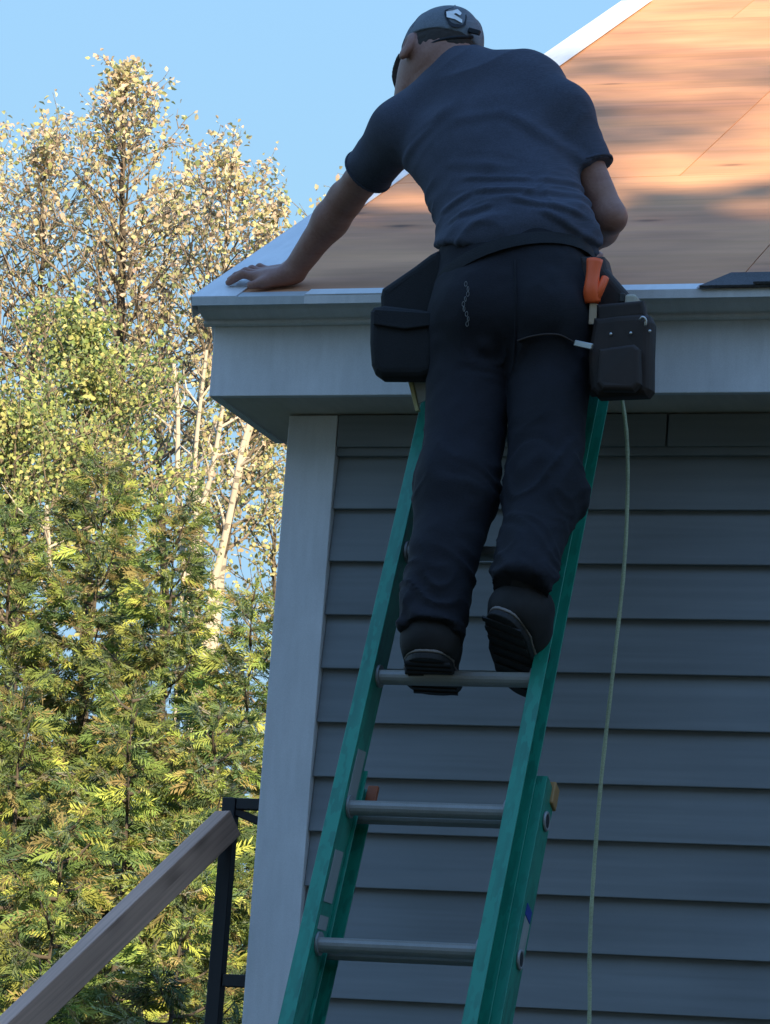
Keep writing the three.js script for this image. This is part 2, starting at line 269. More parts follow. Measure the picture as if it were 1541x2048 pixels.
/* ---------- extension ladder ---------- */
const LEAN = 24 * Math.PI / 180, LP0 = V(0, EAVE.y, 0.40);
const ladU = V(0, Math.cos(LEAN), -Math.sin(LEAN)), ladN = V(0, Math.sin(LEAN), Math.cos(LEAN));
const ladP = (x, s, n) => V(x, 0, 0).add(LP0).addScaledVector(ladU, s).addScaledVector(ladN, n);
const onLad = (px, py, n = 0) => { const d = ray(px, py), p = ladP(0, 0, n); const q = EYE.clone().addScaledVector(d, p.sub(EYE).dot(ladN) / d.dot(ladN)); return [q.x, q.clone().sub(LP0).dot(ladU)]; };
const RUNG = 0.3055, FOOT_S = -0.992;                // rung that carries the feet
const FX0 = 0.478, FX1 = 0.862;                      // outer edges of the fly section
let ladder;
{
  const sb = -LP0.y / Math.cos(LEAN), baseP = ladP(0.67, sb, 0);
  ladder = thing('extension_ladder', 'green fibreglass extension ladder leaning on the eave', 'ladder', baseP); ladder.rotation.x = -LEAN;
  const lx = x => x - 0.67, ls = s => s - sb;        // world x / ladder s to local
  const W = 0.004, FL = 0.030, DP = 0.072;
  const rail = (web, flange, n0, s0, s1) => {         // C-channel: web at x=web, flanges reaching to x=flange
    const a = Math.min(web, flange), b = Math.max(web, flange), wl = web < flange ? [web, web + W] : [web - W, web];
    return mergeGeometries([box(lx(a), lx(b), ls(s0), ls(s1), n0 - W, n0, 0.0012), box(lx(a), lx(b), ls(s0), ls(s1), n0 - DP, n0 - DP + W, 0.0012), box(lx(wl[0]), lx(wl[1]), ls(s0), ls(s1), n0 - DP + W, n0 - W)].map(g => g.index ? g.toNonIndexed() : g));
  };
  const topS = -0.055, baseTop = -1.20;
  part(ladder, 'fly_rail', rail(FX0 + FL, FX0, 0, -2.9, topS), M.glass);
  part(ladder, 'fly_rail', rail(FX1 - FL, FX1, 0, -2.9, topS), M.glass);
  const bx0 = FX0 + 0.006, bx1 = FX1 + 0.020, bn = -0.076;
  part(ladder, 'base_rail', rail(bx0, bx0 + FL, bn, sb + 0.03, baseTop), M.glass);
  part(ladder, 'base_rail', rail(bx1, bx1 - FL, bn, sb + 0.03, baseTop), M.glass);
  const rungGeo = (x0, x1, s, n) => {                 // D-shaped rung with a flat ribbed tread
    const pts = []; for (let a = -200; a <= 20; a += 20) pts.push([0.0175 * Math.cos(a * Math.PI / 180), 0.017 * Math.sin(a * Math.PI / 180)]);
    pts.push([0.0165, 0.009], [0.012, 0.0105], [0.0105, 0.0095], [0.004, 0.0105], [-0.004, 0.0105], [-0.0105, 0.0095], [-0.012, 0.0105], [-0.0165, 0.009]);
    const s2 = new THREE.Shape(pts.map(p => new THREE.Vector2(-p[0], p[1]))), g = new THREE.ExtrudeGeometry(s2, { depth: x1 - x0, bevelEnabled: false }); g.rotateY(Math.PI / 2); g.rotateX(LEAN * 0.8); g.translate(lx(x0), ls(s), n); return worldUV(g);
  };
  for (let k = -6; k <= 3; k++) { const s = FOOT_S + k * RUNG - 0.012; if (s > topS - 0.05) continue; part(ladder, 'rung', rungGeo(FX0 + FL - 0.002, FX1 - FL + 0.002, s, -0.034), M.alum);
    for (const x of [FX0 + FL + 0.001, FX1 - FL - 0.006]) { const g = new THREE.CylinderGeometry(0.023, 0.023, 0.005, 20); g.rotateZ(Math.PI / 2); g.translate(lx(x + 0.0025), ls(s), -0.034); part(ladder, 'rung_collar', g, M.alum); } }
  for (let k = 1; k < 10; k++) { const s = FOOT_S - k * RUNG + 0.016; if (s < sb + 0.15) continue; part(ladder, 'rung', rungGeo(bx0 + W, bx1 + 0.003, s, bn - 0.036), M.alum);
    const ring = new THREE.TorusGeometry(0.0165, 0.0035, 8, 22); ring.rotateY(Math.PI / 2); ring.translate(lx(bx1 + 0.003), ls(s), bn - 0.036); part(ladder, 'rung_end', ring, M.alum);
    const hole = new THREE.CylinderGeometry(0.015, 0.015, 0.002, 18); hole.rotateZ(Math.PI / 2); hole.translate(lx(bx1 + 0.0042), ls(s), bn - 0.036); part(ladder, 'rung_bore', hole, M.blackPlastic); }
  // caps, guides, stickers
  part(ladder, 'rail_cap', box(lx(bx1 - 0.018), lx(bx1 + 0.006), ls(baseTop - 0.035), ls(baseTop + 0.014), bn - DP - 0.004, bn - DP + 0.03, 0.003), M.capOrange);
  part(ladder, 'rail_cap', box(lx(bx0 + 0.012), lx(bx0 + FL + 0.004), ls(baseTop - 0.05), ls(baseTop + 0.006), bn - DP - 0.003, bn - DP + 0.008, 0.002), M.capRed);
  for (const x of [FX0 + 0.004, FX1 - FL + 0.002]) part(ladder, 'rail_end_cap', box(lx(x), lx(x + FL - 0.004), ls(topS - 0.02), ls(topS + 0.006), -DP + 0.004, -0.005, 0.003), M.blackPlastic);
  for (const [s0, s1] of [[-1.30, -1.17], [-1.535, -1.40], [-1.595, -1.545]]) { const g = extrude([[-0.024, ls(s0)], [0.02, ls(s0) + 0.02], [0.02, ls(s1)], [-0.024, ls(s1) - 0.02]], 0.0012, 0); g.rotateY(Math.PI / 2); g.translate(lx(FX0 + FL + 0.0012), 0, -0.036); part(ladder, 'sticker', worldUV(g), M.sticker); }
  part(ladder, 'sticker', box(lx(bx1 + 0.0002), lx(bx1 + 0.0014), ls(-1.60), ls(-1.50), bn - 0.058, bn - 0.022), M.sticker);
  part(ladder, 'sticker', box(lx(bx1 + 0.0002), lx(bx1 + 0.0016), ls(-1.497), ls(-1.472), bn - 0.058, bn - 0.022), M.blue);
  part(ladder, 'rung_lock', box(lx(FX0 + FL + 0.004), lx(FX0 + FL + 0.02), ls(-1.88), ls(-1.79), -0.07, -0.04, 0.003), M.alum);
  part(ladder, 'rung_lock', box(lx(FX1 - FL - 0.022), lx(FX1 - FL - 0.006), ls(-1.88), ls(-1.79), -0.07, -0.04, 0.003), M.alum);
  for (const x of [bx0 - 0.01, bx1 - 0.045]) part(ladder, 'foot_pad', box(lx(x), lx(x + 0.055), ls(sb) + 0.0, ls(sb) + 0.05, bn - 0.08, bn + 0.01, 0.006), M.blackPlastic);
  // rope hanging beside the right rail
  const rp = [[1214, 700, 0.47], [1238, 770, 0.455], [1252, 850, 0.45], [1256, 950, 0.455], [1249, 1130, 0.47], [1228, 1330, 0.49], [1203, 1560, 0.50], [1187, 1760, 0.50], [1180, 1900, 0.50], [1179, 2048, 0.50]].map(p => at(...p));
  const lastp = rp[rp.length - 1]; rp.push(V(lastp.x, 1.2, lastp.z), V(lastp.x + 0.02, 0.1, lastp.z + 0.05));
  const inv = new THREE.Matrix4().makeRotationX(LEAN); const rc = curve(rp, 90);
  const rg = tube(rc, rc.map((p, i) => 0.0042 + 0.0004 * Math.sin(i * 1.9)), 7); rg.translate(-baseP.x, -baseP.y, -baseP.z); rg.applyMatrix4(inv); part(ladder, 'rope', rg, M.rope);
}

/* ---------- stair handrail beyond the corner ---------- */
{
  const top = at(462, 1612, -0.12), hr = thing('stair_handrail', 'sloping wooden stair handrail on a thin dark post by the corner board', 'handrail', V(top.x, 0, top.z));
  const o = hr.position, sub = p => p.clone().sub(o), pt = sub(top);
  const a = at(452, 1650, -0.078), b0 = at(0, 2084, 0.52), dir = b0.clone().sub(a).normalize(), b = a.clone().addScaledVector(dir, a.y / -dir.y * 0.72), a2 = a.clone().addScaledVector(dir, -0.01);
  const rail = part(hr, 'wooden_rail', bar(sub(a2), sub(b), 0.048, 0.066, 0.003), M.lumber);
  const post = (x, z, y1) => part(hr, 'post', box(x - 0.016, x + 0.016, 0, y1, z - 0.016, z + 0.016, 0.002), M.darkSteel);
  post(pt.x, pt.z, top.y + 0.018);
  const lowP = sub(b); post(lowP.x, lowP.z - 0.036, lowP.y + o.y + 0.06);
  part(hr, 'post_arm', box(pt.x + 0.017, pt.x + 0.16, top.y - 0.008, top.y + 0.0175, pt.z - 0.013, pt.z + 0.013, 0.002), M.darkSteel);
  part(hr, 'post_arm', bar(V(pt.x + 0.012, top.y - 0.012, pt.z), V(pt.x + 0.13, top.y - 0.055, pt.z - 0.02), 0.018, 0.018), M.darkSteel);
  const y2 = at(470, 1962, -0.12).y; part(hr, 'post_arm', box(pt.x + 0.017, pt.x + 0.16, y2 - 0.014, y2 + 0.014, pt.z - 0.013, pt.z + 0.013, 0.002), M.darkSteel);
}

/* ---------- worker on the ladder ---------- */
const cone = (a, b, r1, r2 = r1) => { const ax = a.x, ay = a.y, az = a.z, dx = b.x - ax, dy = b.y - ay, dz = b.z - az, q = 1 / (dx * dx + dy * dy + dz * dz); return (x, y, z) => { x -= ax; y -= ay; z -= az; let t = (x * dx + y * dy + z * dz) * q; t = t < 0 ? 0 : t > 1 ? 1 : t; x -= dx * t; y -= dy * t; z -= dz * t; return Math.sqrt(x * x + y * y + z * z) - (r1 + (r2 - r1) * t); }; };
const ball = (c, r) => (x, y, z) => Math.hypot(x - c.x, y - c.y, z - c.z) - r;
const ell = (c, ux, uy, uz, rx, ry, rz) => (x, y, z) => {
  x -= c.x; y -= c.y; z -= c.z; const a = (x * ux.x + y * ux.y + z * ux.z) / rx, b = (x * uy.x + y * uy.y + z * uy.z) / ry, e = (x * uz.x + y * uz.y + z * uz.z) / rz, k0 = Math.sqrt(a * a + b * b + e * e), k1 = Math.sqrt(a * a / rx / rx + b * b / ry / ry + e * e / rz / rz);
  return k1 < 1e-9 ? -Math.min(rx, ry, rz) : k0 * (k0 - 1) / k1;
};
const smin = (a, b, k) => { const h = Math.max(k - Math.abs(a - b), 0) / k; return Math.min(a, b) - h * h * k * 0.25; };
const union = (fs, k) => (x, y, z) => { let d = fs[0](x, y, z); for (let i = 1; i < fs.length; i++) d = smin(d, fs[i](x, y, z), k); return d; };
function surf(f, lo, hi, h, disp) {                  // surface nets
  const nx = Math.ceil((hi.x - lo.x) / h) + 1, ny = Math.ceil((hi.y - lo.y) / h) + 1, nz = Math.ceil((hi.z - lo.z) / h) + 1, F = new Float32Array(nx * ny * nz), I = new Int32Array(nx * ny * nz).fill(-1);
  for (let k = 0, n = 0; k < nz; k++) for (let j = 0; j < ny; j++) for (let i = 0; i < nx; i++, n++) F[n] = f(lo.x + i * h, lo.y + j * h, lo.z + k * h);
  const pos = [], idx = [], id = (i, j, k) => (k * ny + j) * nx + i;
  for (let k = 0; k < nz - 1; k++) for (let j = 0; j < ny - 1; j++) for (let i = 0; i < nx - 1; i++) {
    const v = []; let neg = 0; for (let c = 0; c < 8; c++) { const q = F[id(i + (c & 1), j + ((c >> 1) & 1), k + (c >> 2))]; v.push(q); if (q < 0) neg++; }
    if (!neg || neg === 8) continue;
    let sx = 0, sy = 0, sz = 0, n = 0;
    for (let a = 0; a < 8; a++) for (const bit of [1, 2, 4]) { if (a & bit) continue; const b = a | bit; if ((v[a] < 0) === (v[b] < 0)) continue; const t = v[a] / (v[a] - v[b]); sx += (a & 1) + (bit === 1 ? t : 0); sy += ((a >> 1) & 1) + (bit === 2 ? t : 0); sz += (a >> 2) + (bit === 4 ? t : 0); n++; }
    I[id(i, j, k)] = pos.length / 3; pos.push(lo.x + (i + sx / n) * h, lo.y + (j + sy / n) * h, lo.z + (k + sz / n) * h);
  }
  for (let k = 1; k < nz - 1; k++) for (let j = 1; j < ny - 1; j++) for (let i = 1; i < nx - 1; i++) {
    const a = F[id(i, j, k)] < 0, quad = (b, p, q, r, s) => { if (a === b) return; if (p < 0 || q < 0 || r < 0 || s < 0) return; a ? idx.push(p, q, r, p, r, s) : idx.push(p, r, q, p, s, r); };
    quad(F[id(i + 1, j, k)] < 0, I[id(i, j - 1, k - 1)], I[id(i, j, k - 1)], I[id(i, j, k)], I[id(i, j - 1, k)]);
    quad(F[id(i, j + 1, k)] < 0, I[id(i - 1, j, k - 1)], I[id(i - 1, j, k)], I[id(i, j, k)], I[id(i, j, k - 1)]);
    quad(F[id(i, j, k + 1)] < 0, I[id(i - 1, j - 1, k)], I[id(i, j - 1, k)], I[id(i, j, k)], I[id(i - 1, j, k)]);
  }
  const g = new THREE.BufferGeometry(); g.setAttribute('position', new THREE.Float32BufferAttribute(pos, 3)); g.setIndex(idx); g.computeVertexNormals();
  const P = g.attributes.position, N = g.attributes.normal, uv = new Float32Array(P.count * 2);
  if (disp) { for (let i = 0; i < P.count; i++) { const x = P.getX(i), y = P.getY(i), z = P.getZ(i), d = disp(x, y, z); P.setXYZ(i, x + N.getX(i) * d, y + N.getY(i) * d, z + N.getZ(i) * d); } g.computeVertexNormals(); }
  for (let i = 0; i < P.count; i++) uv.set([P.getX(i) + 0.6 * P.getZ(i), P.getY(i) + 0.35 * P.getZ(i)], i * 2);
  g.setAttribute('uv', new THREE.BufferAttribute(uv, 2)); return g;
}
function hit(f, px, py) { const d = ray(px, py); let t = 5; for (let i = 0; i < 160; i++) { const p = EYE.clone().addScaledVector(d, t), q = f(p.x, p.y, p.z); if (q < 0.0004) break; t += q * 0.8; if (t > 12) return null; } return EYE.clone().addScaledVector(d, t); }
function decal(f, outline, lift) {                    // a patch sewn on a surface: outline traced, laid on the form
  const g = new THREE.ShapeGeometry(new THREE.Shape(outline.map(p => new THREE.Vector2(p[0], p[1])))), p = g.attributes.position;
  for (let i = 0; i < p.count; i++) { const px = p.getX(i), py = p.getY(i), q = hit(f, px, py); q.addScaledVector(ray(px, py), -lift); p.setXYZ(i, q.x, q.y, q.z); }
  g.computeVertexNormals(); return g;
}
const plane = (p, n) => (x, y, z) => (x - p.x) * n.x + (y - p.y) * n.y + (z - p.z) * n.z;   // positive on the side n points to
const ex = V(1, 0, 0), ey = V(0, 1, 0), ez = V(0, 0, 1);
const pin = (...a) => at(...a);
const J = {
  hip: pin(1026, 600, 0.61), hipL: pin(950, 690, 0.60), hipR: pin(1100, 690, 0.60), kneeL: pin(912, 985, 0.725), kneeR: pin(1092, 985, 0.71), ankL: pin(868, 1244, 0.852), ankR: pin(1044, 1160, 0.852),
  shL: pin(808, 258, 0.455), shR: pin(1124, 232, 0.46), elL: pin(692, 398, 0.30), elR: pin(1220, 434, 0.45), neck: pin(925, 152, 0.42), head: pin(874, 122, 0.39),
};
const wrL = onRoof(590, 540, 0.036), wrR = V(0.715, 3.79, 0.25);
const torsoUp = J.neck.clone().sub(J.hip).normalize(), torsoX = ex.clone().addScaledVector(torsoUp, -torsoUp.x).normalize(), torsoZ = torsoX.clone().cross(torsoUp);
const E3 = (c, rx, ry, rz) => ell(c, torsoX, torsoUp, torsoZ, rx, ry, rz);
const torsoParts = g => [
  E3(pin(985, 190, 0.435), 0.150 + g, 0.075 + g, 0.092 + g), E3(pin(975, 275, 0.47), 0.176 + g, 0.13 + g, 0.108 + g), E3(pin(1006, 365, 0.51), 0.158 + g, 0.14 + g, 0.105 + g), E3(pin(1030, 455, 0.55), 0.156 + g, 0.12 + g, 0.110 + g),
  cone(J.neck, J.shL, 0.052 + g, 0.058 + g), cone(J.neck, J.shR, 0.052 + g, 0.058 + g),
];
const pelvisParts = g => [E3(pin(1030, 570, 0.595), 0.163 + g, 0.125 + g, 0.118 + g), ball(pin(958, 640, 0.645), 0.092 + g), ball(pin(1092, 636, 0.645), 0.092 + g)];
const legParts = g => [cone(J.hipL, J.kneeL, 0.086 + g, 0.064 + g), cone(J.kneeL, J.ankL, 0.064 + g, 0.036 + g), cone(J.hipR, J.kneeR, 0.086 + g, 0.064 + g), cone(J.kneeR, J.ankR, 0.064 + g, 0.036 + g)];
const armL = g => [cone(J.shL, J.elL, 0.048 + g, 0.037 + g), cone(J.elL, J.elL.clone().lerp(wrL, 0.3), 0.037 + g, 0.0385 + g), cone(J.elL.clone().lerp(wrL, 0.3), wrL, 0.0385 + g, 0.027 + g)];
const armR = g => [cone(J.shR, J.elR, 0.047 + g, 0.034 + g), cone(J.elR, J.elR.clone().lerp(wrR, 0.3), 0.034 + g, 0.039 + g), cone(J.elR.clone().lerp(wrR, 0.3), wrR, 0.040 + g, 0.027 + g)];
// head frame
const hU = V(0.03, 0.90, -0.40).normalize(), hF = (() => { const f = V(-0.78, -0.34, -0.56); return f.addScaledVector(hU, -f.dot(hU)).normalize(); })(), hR = hF.clone().cross(hU);   // hR: the wearer's right
const HP = (r, u, f) => J.head.clone().addScaledVector(hR, r).addScaledVector(hU, u).addScaledVector(hF, f);
const HE = (r, u, f, a, b, c) => ell(HP(r * 1.01, u * 1.01, f * 1.01), hR, hU, hF, a * 1.01, b * 1.01, c * 1.01);
const skull = union([HE(0, 0.018, -0.012, 0.076, 0.094, 0.094), HE(0, -0.055, 0.03, 0.056, 0.062, 0.058), HE(0, -0.10, 0.06, 0.03, 0.022, 0.026)], 0.05);
const headF = (() => {
  const add = [HE(0, -0.022, 0.098, 0.013, 0.024, 0.018), HE(0, -0.064, 0.088, 0.024, 0.006, 0.010), HE(0, -0.074, 0.086, 0.021, 0.006, 0.009), HE(0.03, 0.012, 0.078, 0.024, 0.008, 0.012), HE(-0.03, 0.012, 0.078, 0.024, 0.008, 0.012)];
  const ear = [1, -1].map(s => union([HE(s * 0.081, -0.016, -0.012, 0.010, 0.032, 0.020), HE(s * 0.083, -0.043, -0.004, 0.008, 0.012, 0.010)], 0.008)), bowl = [1, -1].map(s => HE(s * 0.092, -0.014, -0.006, 0.009, 0.018, 0.010));
  const eyes = [HE(0.031, -0.006, 0.092, 0.014, 0.009, 0.012), HE(-0.031, -0.006, 0.092, 0.014, 0.009, 0.012)];
  return (x, y, z) => { let d = skull(x, y, z); for (const f of add) d = smin(d, f(x, y, z), 0.016); for (const f of eyes) d = -smin(-d, f(x, y, z), 0.008); for (let i = 0; i < 2; i++) d = smin(d, Math.max(ear[i](x, y, z), -bowl[i](x, y, z)), 0.010); return d; };
})();
const neckC = cone(J.neck.clone().addScaledVector(torsoUp, -0.03), HP(0, -0.03, -0.035), 0.062, 0.058);
// hands: palm and five fingers, lying on the roof deck
function handSDF(wrist, palmDir, normal, side, curl) {   // side: +1 thumb towards palmDir x normal
  const x = palmDir.clone().cross(normal).normalize(), pt = (a, b, c) => wrist.clone().addScaledVector(palmDir, a).addScaledVector(x, b * side).addScaledVector(normal, c);
  const palm = union([ell(pt(0.048, 0, -0.012), palmDir, x, normal, 0.056, 0.043, 0.017), cone(pt(0.01, 0.018, -0.008), pt(0.075, 0.03, -0.014), 0.018, 0.013), cone(pt(0.01, -0.016, -0.008), pt(0.07, -0.031, -0.016), 0.018, 0.013)], 0.02);
  const fs = [];
  [[0.030, 0.068, 0.0095], [0.010, 0.078, 0.0098], [-0.011, 0.072, 0.0094], [-0.031, 0.056, 0.0084]].forEach(([b, L, r], i) => {
    const sp = (b > 0 ? 1 : 1) * b * 0.28, A = pt(0.084 - Math.abs(b) * 0.25, b, -0.013), B = pt(0.084 + L * 0.46, b + sp * 0.5, -0.006 + curl * 0.4), C = pt(0.084 + L * 0.78, b + sp * 0.8, -0.014), D = pt(0.084 + L, b + sp, -0.022 - curl * 0.2);
    fs.push(union([cone(A, B, r * 1.08, r), cone(B, C, r, r * 0.93), cone(C, D, r * 0.93, r * 0.8)], 0.004));
  });
  const th = union([cone(pt(0.02, 0.024, -0.012), pt(0.052, 0.052, -0.018), 0.016, 0.0125), cone(pt(0.052, 0.052, -0.018), pt(0.082, 0.062, -0.022), 0.0115, 0.009)], 0.008);
  return { palm, all: (p, q, r) => { let d = palm(p, q, r), f = 9; for (const s of fs) f = Math.min(f, s(p, q, r)); return smin(smin(d, f, 0.010), th(p, q, r), 0.012); } };
}
const dirL = onRoof(452, 553).sub(onRoof(580, 556)).normalize(), handL = handSDF(wrL, dirL, roofN, -1, 0.006);
const dirR = V(-0.35, 0.3, -0.85); dirR.addScaledVector(roofN, -dirR.dot(roofN)).normalize();
const handR = handSDF(V(wrR.x, wrR.y - 0.012, wrR.z), dirR, roofN, 1, 0.004);

const foot = (heel, toe, up) => { const d = toe.clone().sub(heel).normalize(), u = up.clone().addScaledVector(d, -up.dot(d)).normalize(), x = u.clone().cross(d), P = (a, b, c) => heel.clone().addScaledVector(d, a).addScaledVector(x, b).addScaledVector(u, c); return { heel, d, u, x, P, mid: P(0.075, 0, 0.052) }; };
const FOOT_Y = LP0.y + ladU.y * FOOT_S, FOOT_Z = LP0.z + Math.sin(LEAN) * -FOOT_S - 0.034;
const heelL = V(at(852, 1345, 0.90).x, FOOT_Y - 0.010, FOOT_Z + 0.135), footL = foot(heelL, heelL.clone().add(V(-0.055, -0.028, -0.26)), V(0, 1, 0));
const heelR = at(1000, 1232, 0.905), footR = foot(heelR, at(1046, 1386, 0.67), V(0.25, 0.6, -0.3));
const worker = thing('person', 'man in navy t-shirt, jeans and grey cap standing on the ladder', 'person', V(J.hip.x, 2.79, 0.8));
const WO = worker.position, wl = g => { g.translate(-WO.x, -WO.y, -WO.z); return g; };
let shirtF, jeansF, capF;
{
  // body: one continuous skin
  const core = union([...torsoParts(-0.012), ...pelvisParts(-0.012), ...legParts(-0.012), neckC, cone(J.ankL, footL.mid, 0.028, 0.026), cone(J.ankR, footR.mid, 0.028, 0.026)], 0.04);
  const coreLow = union([...pelvisParts(-0.012), ...legParts(-0.012), cone(J.ankL, footL.mid, 0.028, 0.026), cone(J.ankR, footR.mid, 0.028, 0.026)], 0.04);
  const lim = union([...armL(0), ...armR(0)], 0.02);
  const near = (c, r, f) => (x, y, z) => Math.abs(x - c.x) > r || Math.abs(y - c.y) > r || Math.abs(z - c.z) > r ? 0.2 : f(x, y, z);
  const nHead = near(J.head, 0.2, headF), nPL = near(wrL, 0.16, handL.palm), nPR = near(wrR, 0.16, handR.palm);
  const coarse = (x, y, z) => { const c = y < 3.5 ? coreLow(x, y, z) : core(x, y, z); return y < 3.6 ? c : smin(c, smin(lim(x, y, z), Math.min(nPL(x, y, z), nPR(x, y, z), nHead(x, y, z)), 0.025), 0.03); };
  const inBox = (c, r) => [c.clone().addScalar(-r), c.clone().addScalar(r)];
  const gBody = surf((x, y, z) => coarse(x, y, z) + 0.0012, V(-0.12, 2.74, 0.02), V(1.0, 4.34, 1.02), 0.012);
  const hl = wrL.clone().addScaledVector(dirL, 0.08), hrC = wrR.clone().addScaledVector(dirR, 0.08);
  const fHL = (x, y, z) => Math.max(smin(handL.all(x, y, z), lim(x, y, z), 0.02), -plane(wrL.clone().addScaledVector(dirL, -0.03), dirL)(x, y, z));
  const fHR = (x, y, z) => Math.max(smin(handR.all(x, y, z), lim(x, y, z), 0.02), -plane(wrR.clone().addScaledVector(dirR, -0.03), dirR)(x, y, z));
  const gHL = surf(fHL, ...inBox(hl, 0.125), 0.003), gHR = surf(fHR, ...inBox(hrC, 0.125), 0.0035);
  const fHead = (x, y, z) => smin(headF(x, y, z), neckC(x, y, z), 0.03), gHead = surf((x, y, z) => Math.max(fHead(x, y, z), -plane(HP(0, -0.11, -0.05), hU)(x, y, z)), ...inBox(J.head, 0.15), 0.004);
  const fArm = (x, y, z) => Math.max(lim(x, y, z), -0.02 - Math.max(0, 0));
  const gArm = surf(lim, V(-0.05, 3.66, 0.08), V(0.95, 4.06, 0.56), 0.006, (x, y, z) => 0.0025 * (noise3(x * 30, y * 30, z * 30, 4) - 0.5));
  part(worker, 'body', wl(mergeGeometries([gBody, gHL, gHR, gHead, gArm])), M.skin);

  // t-shirt
  const cutL = J.shL.clone().lerp(J.elL, 0.62), cutR = J.shR.clone().lerp(J.elR, 0.55), aL = J.elL.clone().sub(J.shL).normalize(), aR = J.elR.clone().sub(J.shR).normalize();
  const slL = cone(J.shL, J.elL, 0.060, 0.050), slR = cone(J.shR, J.elR, 0.060, 0.056), pL = plane(cutL, aL), pR = plane(cutR, aR);
  const tor = union([...torsoParts(0.008), E3(pin(1034, 505, 0.575), 0.176, 0.09, 0.132)], 0.05), hemN = V(0.18, 1, 0.10).normalize(), hem = plane(pin(1040, 510, 0.66), hemN.clone().negate());
  const neckHole = cone(J.neck.clone().addScaledVector(torsoUp, 0.01), HP(0, -0.03, -0.035), 0.066, 0.07), collarP = plane(J.neck.clone().addScaledVector(torsoUp, 0.044), torsoUp);
  const base = (x, y, z) => { let d = Math.max(tor(x, y, z), hem(x, y, z)); d = smin(d, Math.max(slL(x, y, z), pL(x, y, z)), 0.035); d = smin(d, Math.max(slR(x, y, z), pR(x, y, z)), 0.035); return Math.max(d, collarP(x, y, z)); };
  shirtF = base;
  const ridge = (n, e) => Math.pow(1 - Math.abs(2 * n - 1), e);
  const creases = [[735, 335, 905, 195, 0.016, 0.008], [760, 300, 860, 235, 0.010, -0.005], [900, 240, 1012, 214, 0.014, 0.005], [1012, 214, 1168, 312, 0.014, 0.009], [1168, 312, 1190, 372, 0.012, 0.008], [1110, 250, 1150, 190, 0.012, 0.004], [890, 330, 1010, 345, 0.012, 0.004], [880, 430, 960, 398, 0.007, 0.008], [960, 398, 1090, 402, 0.006, 0.009], [1090, 402, 1185, 388, 0.007, 0.008], [905, 455, 1010, 430, 0.006, 0.008], [1040, 420, 1180, 440, 0.006, 0.009], [930, 365, 1080, 372, 0.006, 0.006], [1080, 372, 1180, 352, 0.007, 0.007], [1100, 440, 1205, 490, 0.008, 0.010]].map(([a, b, c, d, w, h]) => { const p = at(a, b, 0.6), q = at(c, d, 0.6); return [p.x, p.y, q.x - p.x, q.y - p.y, w, h]; });
  const fold = (x, y, z) => {
    const w = y - 3.70, low = step(0.24, 0.02, w) * step(-0.12, 0.0, w), n0 = noise3(x * 6, y * 6, z * 6, 20) - 0.5, n1 = noise3(x * 5 + n0 * 2, y * 24 + n0 * 5 + x * 3, z * 4, 21), n2 = noise3(x * 8 - n0 * 2, y * 44 + n0 * 6 - x * 5, z * 6, 22);
    let d = low * (0.011 * (ridge(n1, 2.5) - 0.4) + 0.007 * (ridge(n2, 2.5) - 0.4)) * (0.5 + noise3(x * 9, y * 9, z * 9, 27));
    d += 0.006 * step(0.06, 0.3, w) * (ridge(noise3((x * 0.8 + y * 0.6) * 4, (y * 0.8 - x * 0.6) * 12 + 2 * n0, z * 5, 24), 2) - 0.4);
    d += 0.004 * (noise3(x * 24, y * 24, z * 24, 25) - 0.5) + 0.010 * n0;
    if (z > 0.48) for (const [px, py, dx, dy, ww, h] of creases) { const t = clamp(((x - px) * dx + (y - py) * dy) / (dx * dx + dy * dy), 0, 1), ox = x - px - dx * t + 0.012 * n0, oy = y - py - dy * t + 0.02 * n0, e = Math.hypot(ox, oy) / ww, end = sm(clamp(Math.min(t, 1 - t) * 5 + 0.25, 0, 1)); d += 0.62 * h * end * (Math.exp(-e * e) - 0.7 * Math.exp(-Math.pow((Math.hypot(ox, oy + ww * 1.4)) / ww, 2))); }
    return d;
  };
  const sg = surf(base, V(0.20, 3.60, 0.24), V(0.92, 4.19, 0.76), 0.0048, fold); part(worker, 't_shirt', wl(sg), M.shirt);

  const seamRing = (c, ax, f, r, n = 40) => { const a = ax.clone().cross(Math.abs(ax.y) > 0.9 ? ex : ey).normalize(), b = ax.clone().cross(a), pts = []; for (let i = 0; i <= n; i++) { const t = i / n * Math.PI * 2, d = a.clone().multiplyScalar(Math.cos(t)).addScaledVector(b, Math.sin(t)); let lo = 0, hi = 0.2; for (let k = 0; k < 22; k++) { const m = (lo + hi) / 2, p = c.clone().addScaledVector(d, m); f(p.x, p.y, p.z) < 0 ? lo = m : hi = m; } const p = c.clone().addScaledVector(d, lo), q = fold(p.x, p.y, p.z); pts.push(p.addScaledVector(d, q * 0.8 + 0.0005)); } return tube(pts, r, 5); };
  part(worker.children.find(o => o.name === 't_shirt'), 'sleeve_hem', wl(seamRing(cutL.clone().addScaledVector(aL, -0.006), aL, slL, 0.0035)), M.shirt);
  part(worker.children.find(o => o.name === 't_shirt'), 'sleeve_hem', wl(seamRing(cutR.clone().addScaledVector(aR, -0.006), aR, slR, 0.0035)), M.shirt);

  // jeans
  const hemL = J.ankL.clone().lerp(J.kneeL, -0.10), hemR = J.ankR.clone().lerp(J.kneeR, -0.10), dL = J.ankL.clone().sub(J.kneeL).normalize(), dR = J.ankR.clone().sub(J.kneeR).normalize();
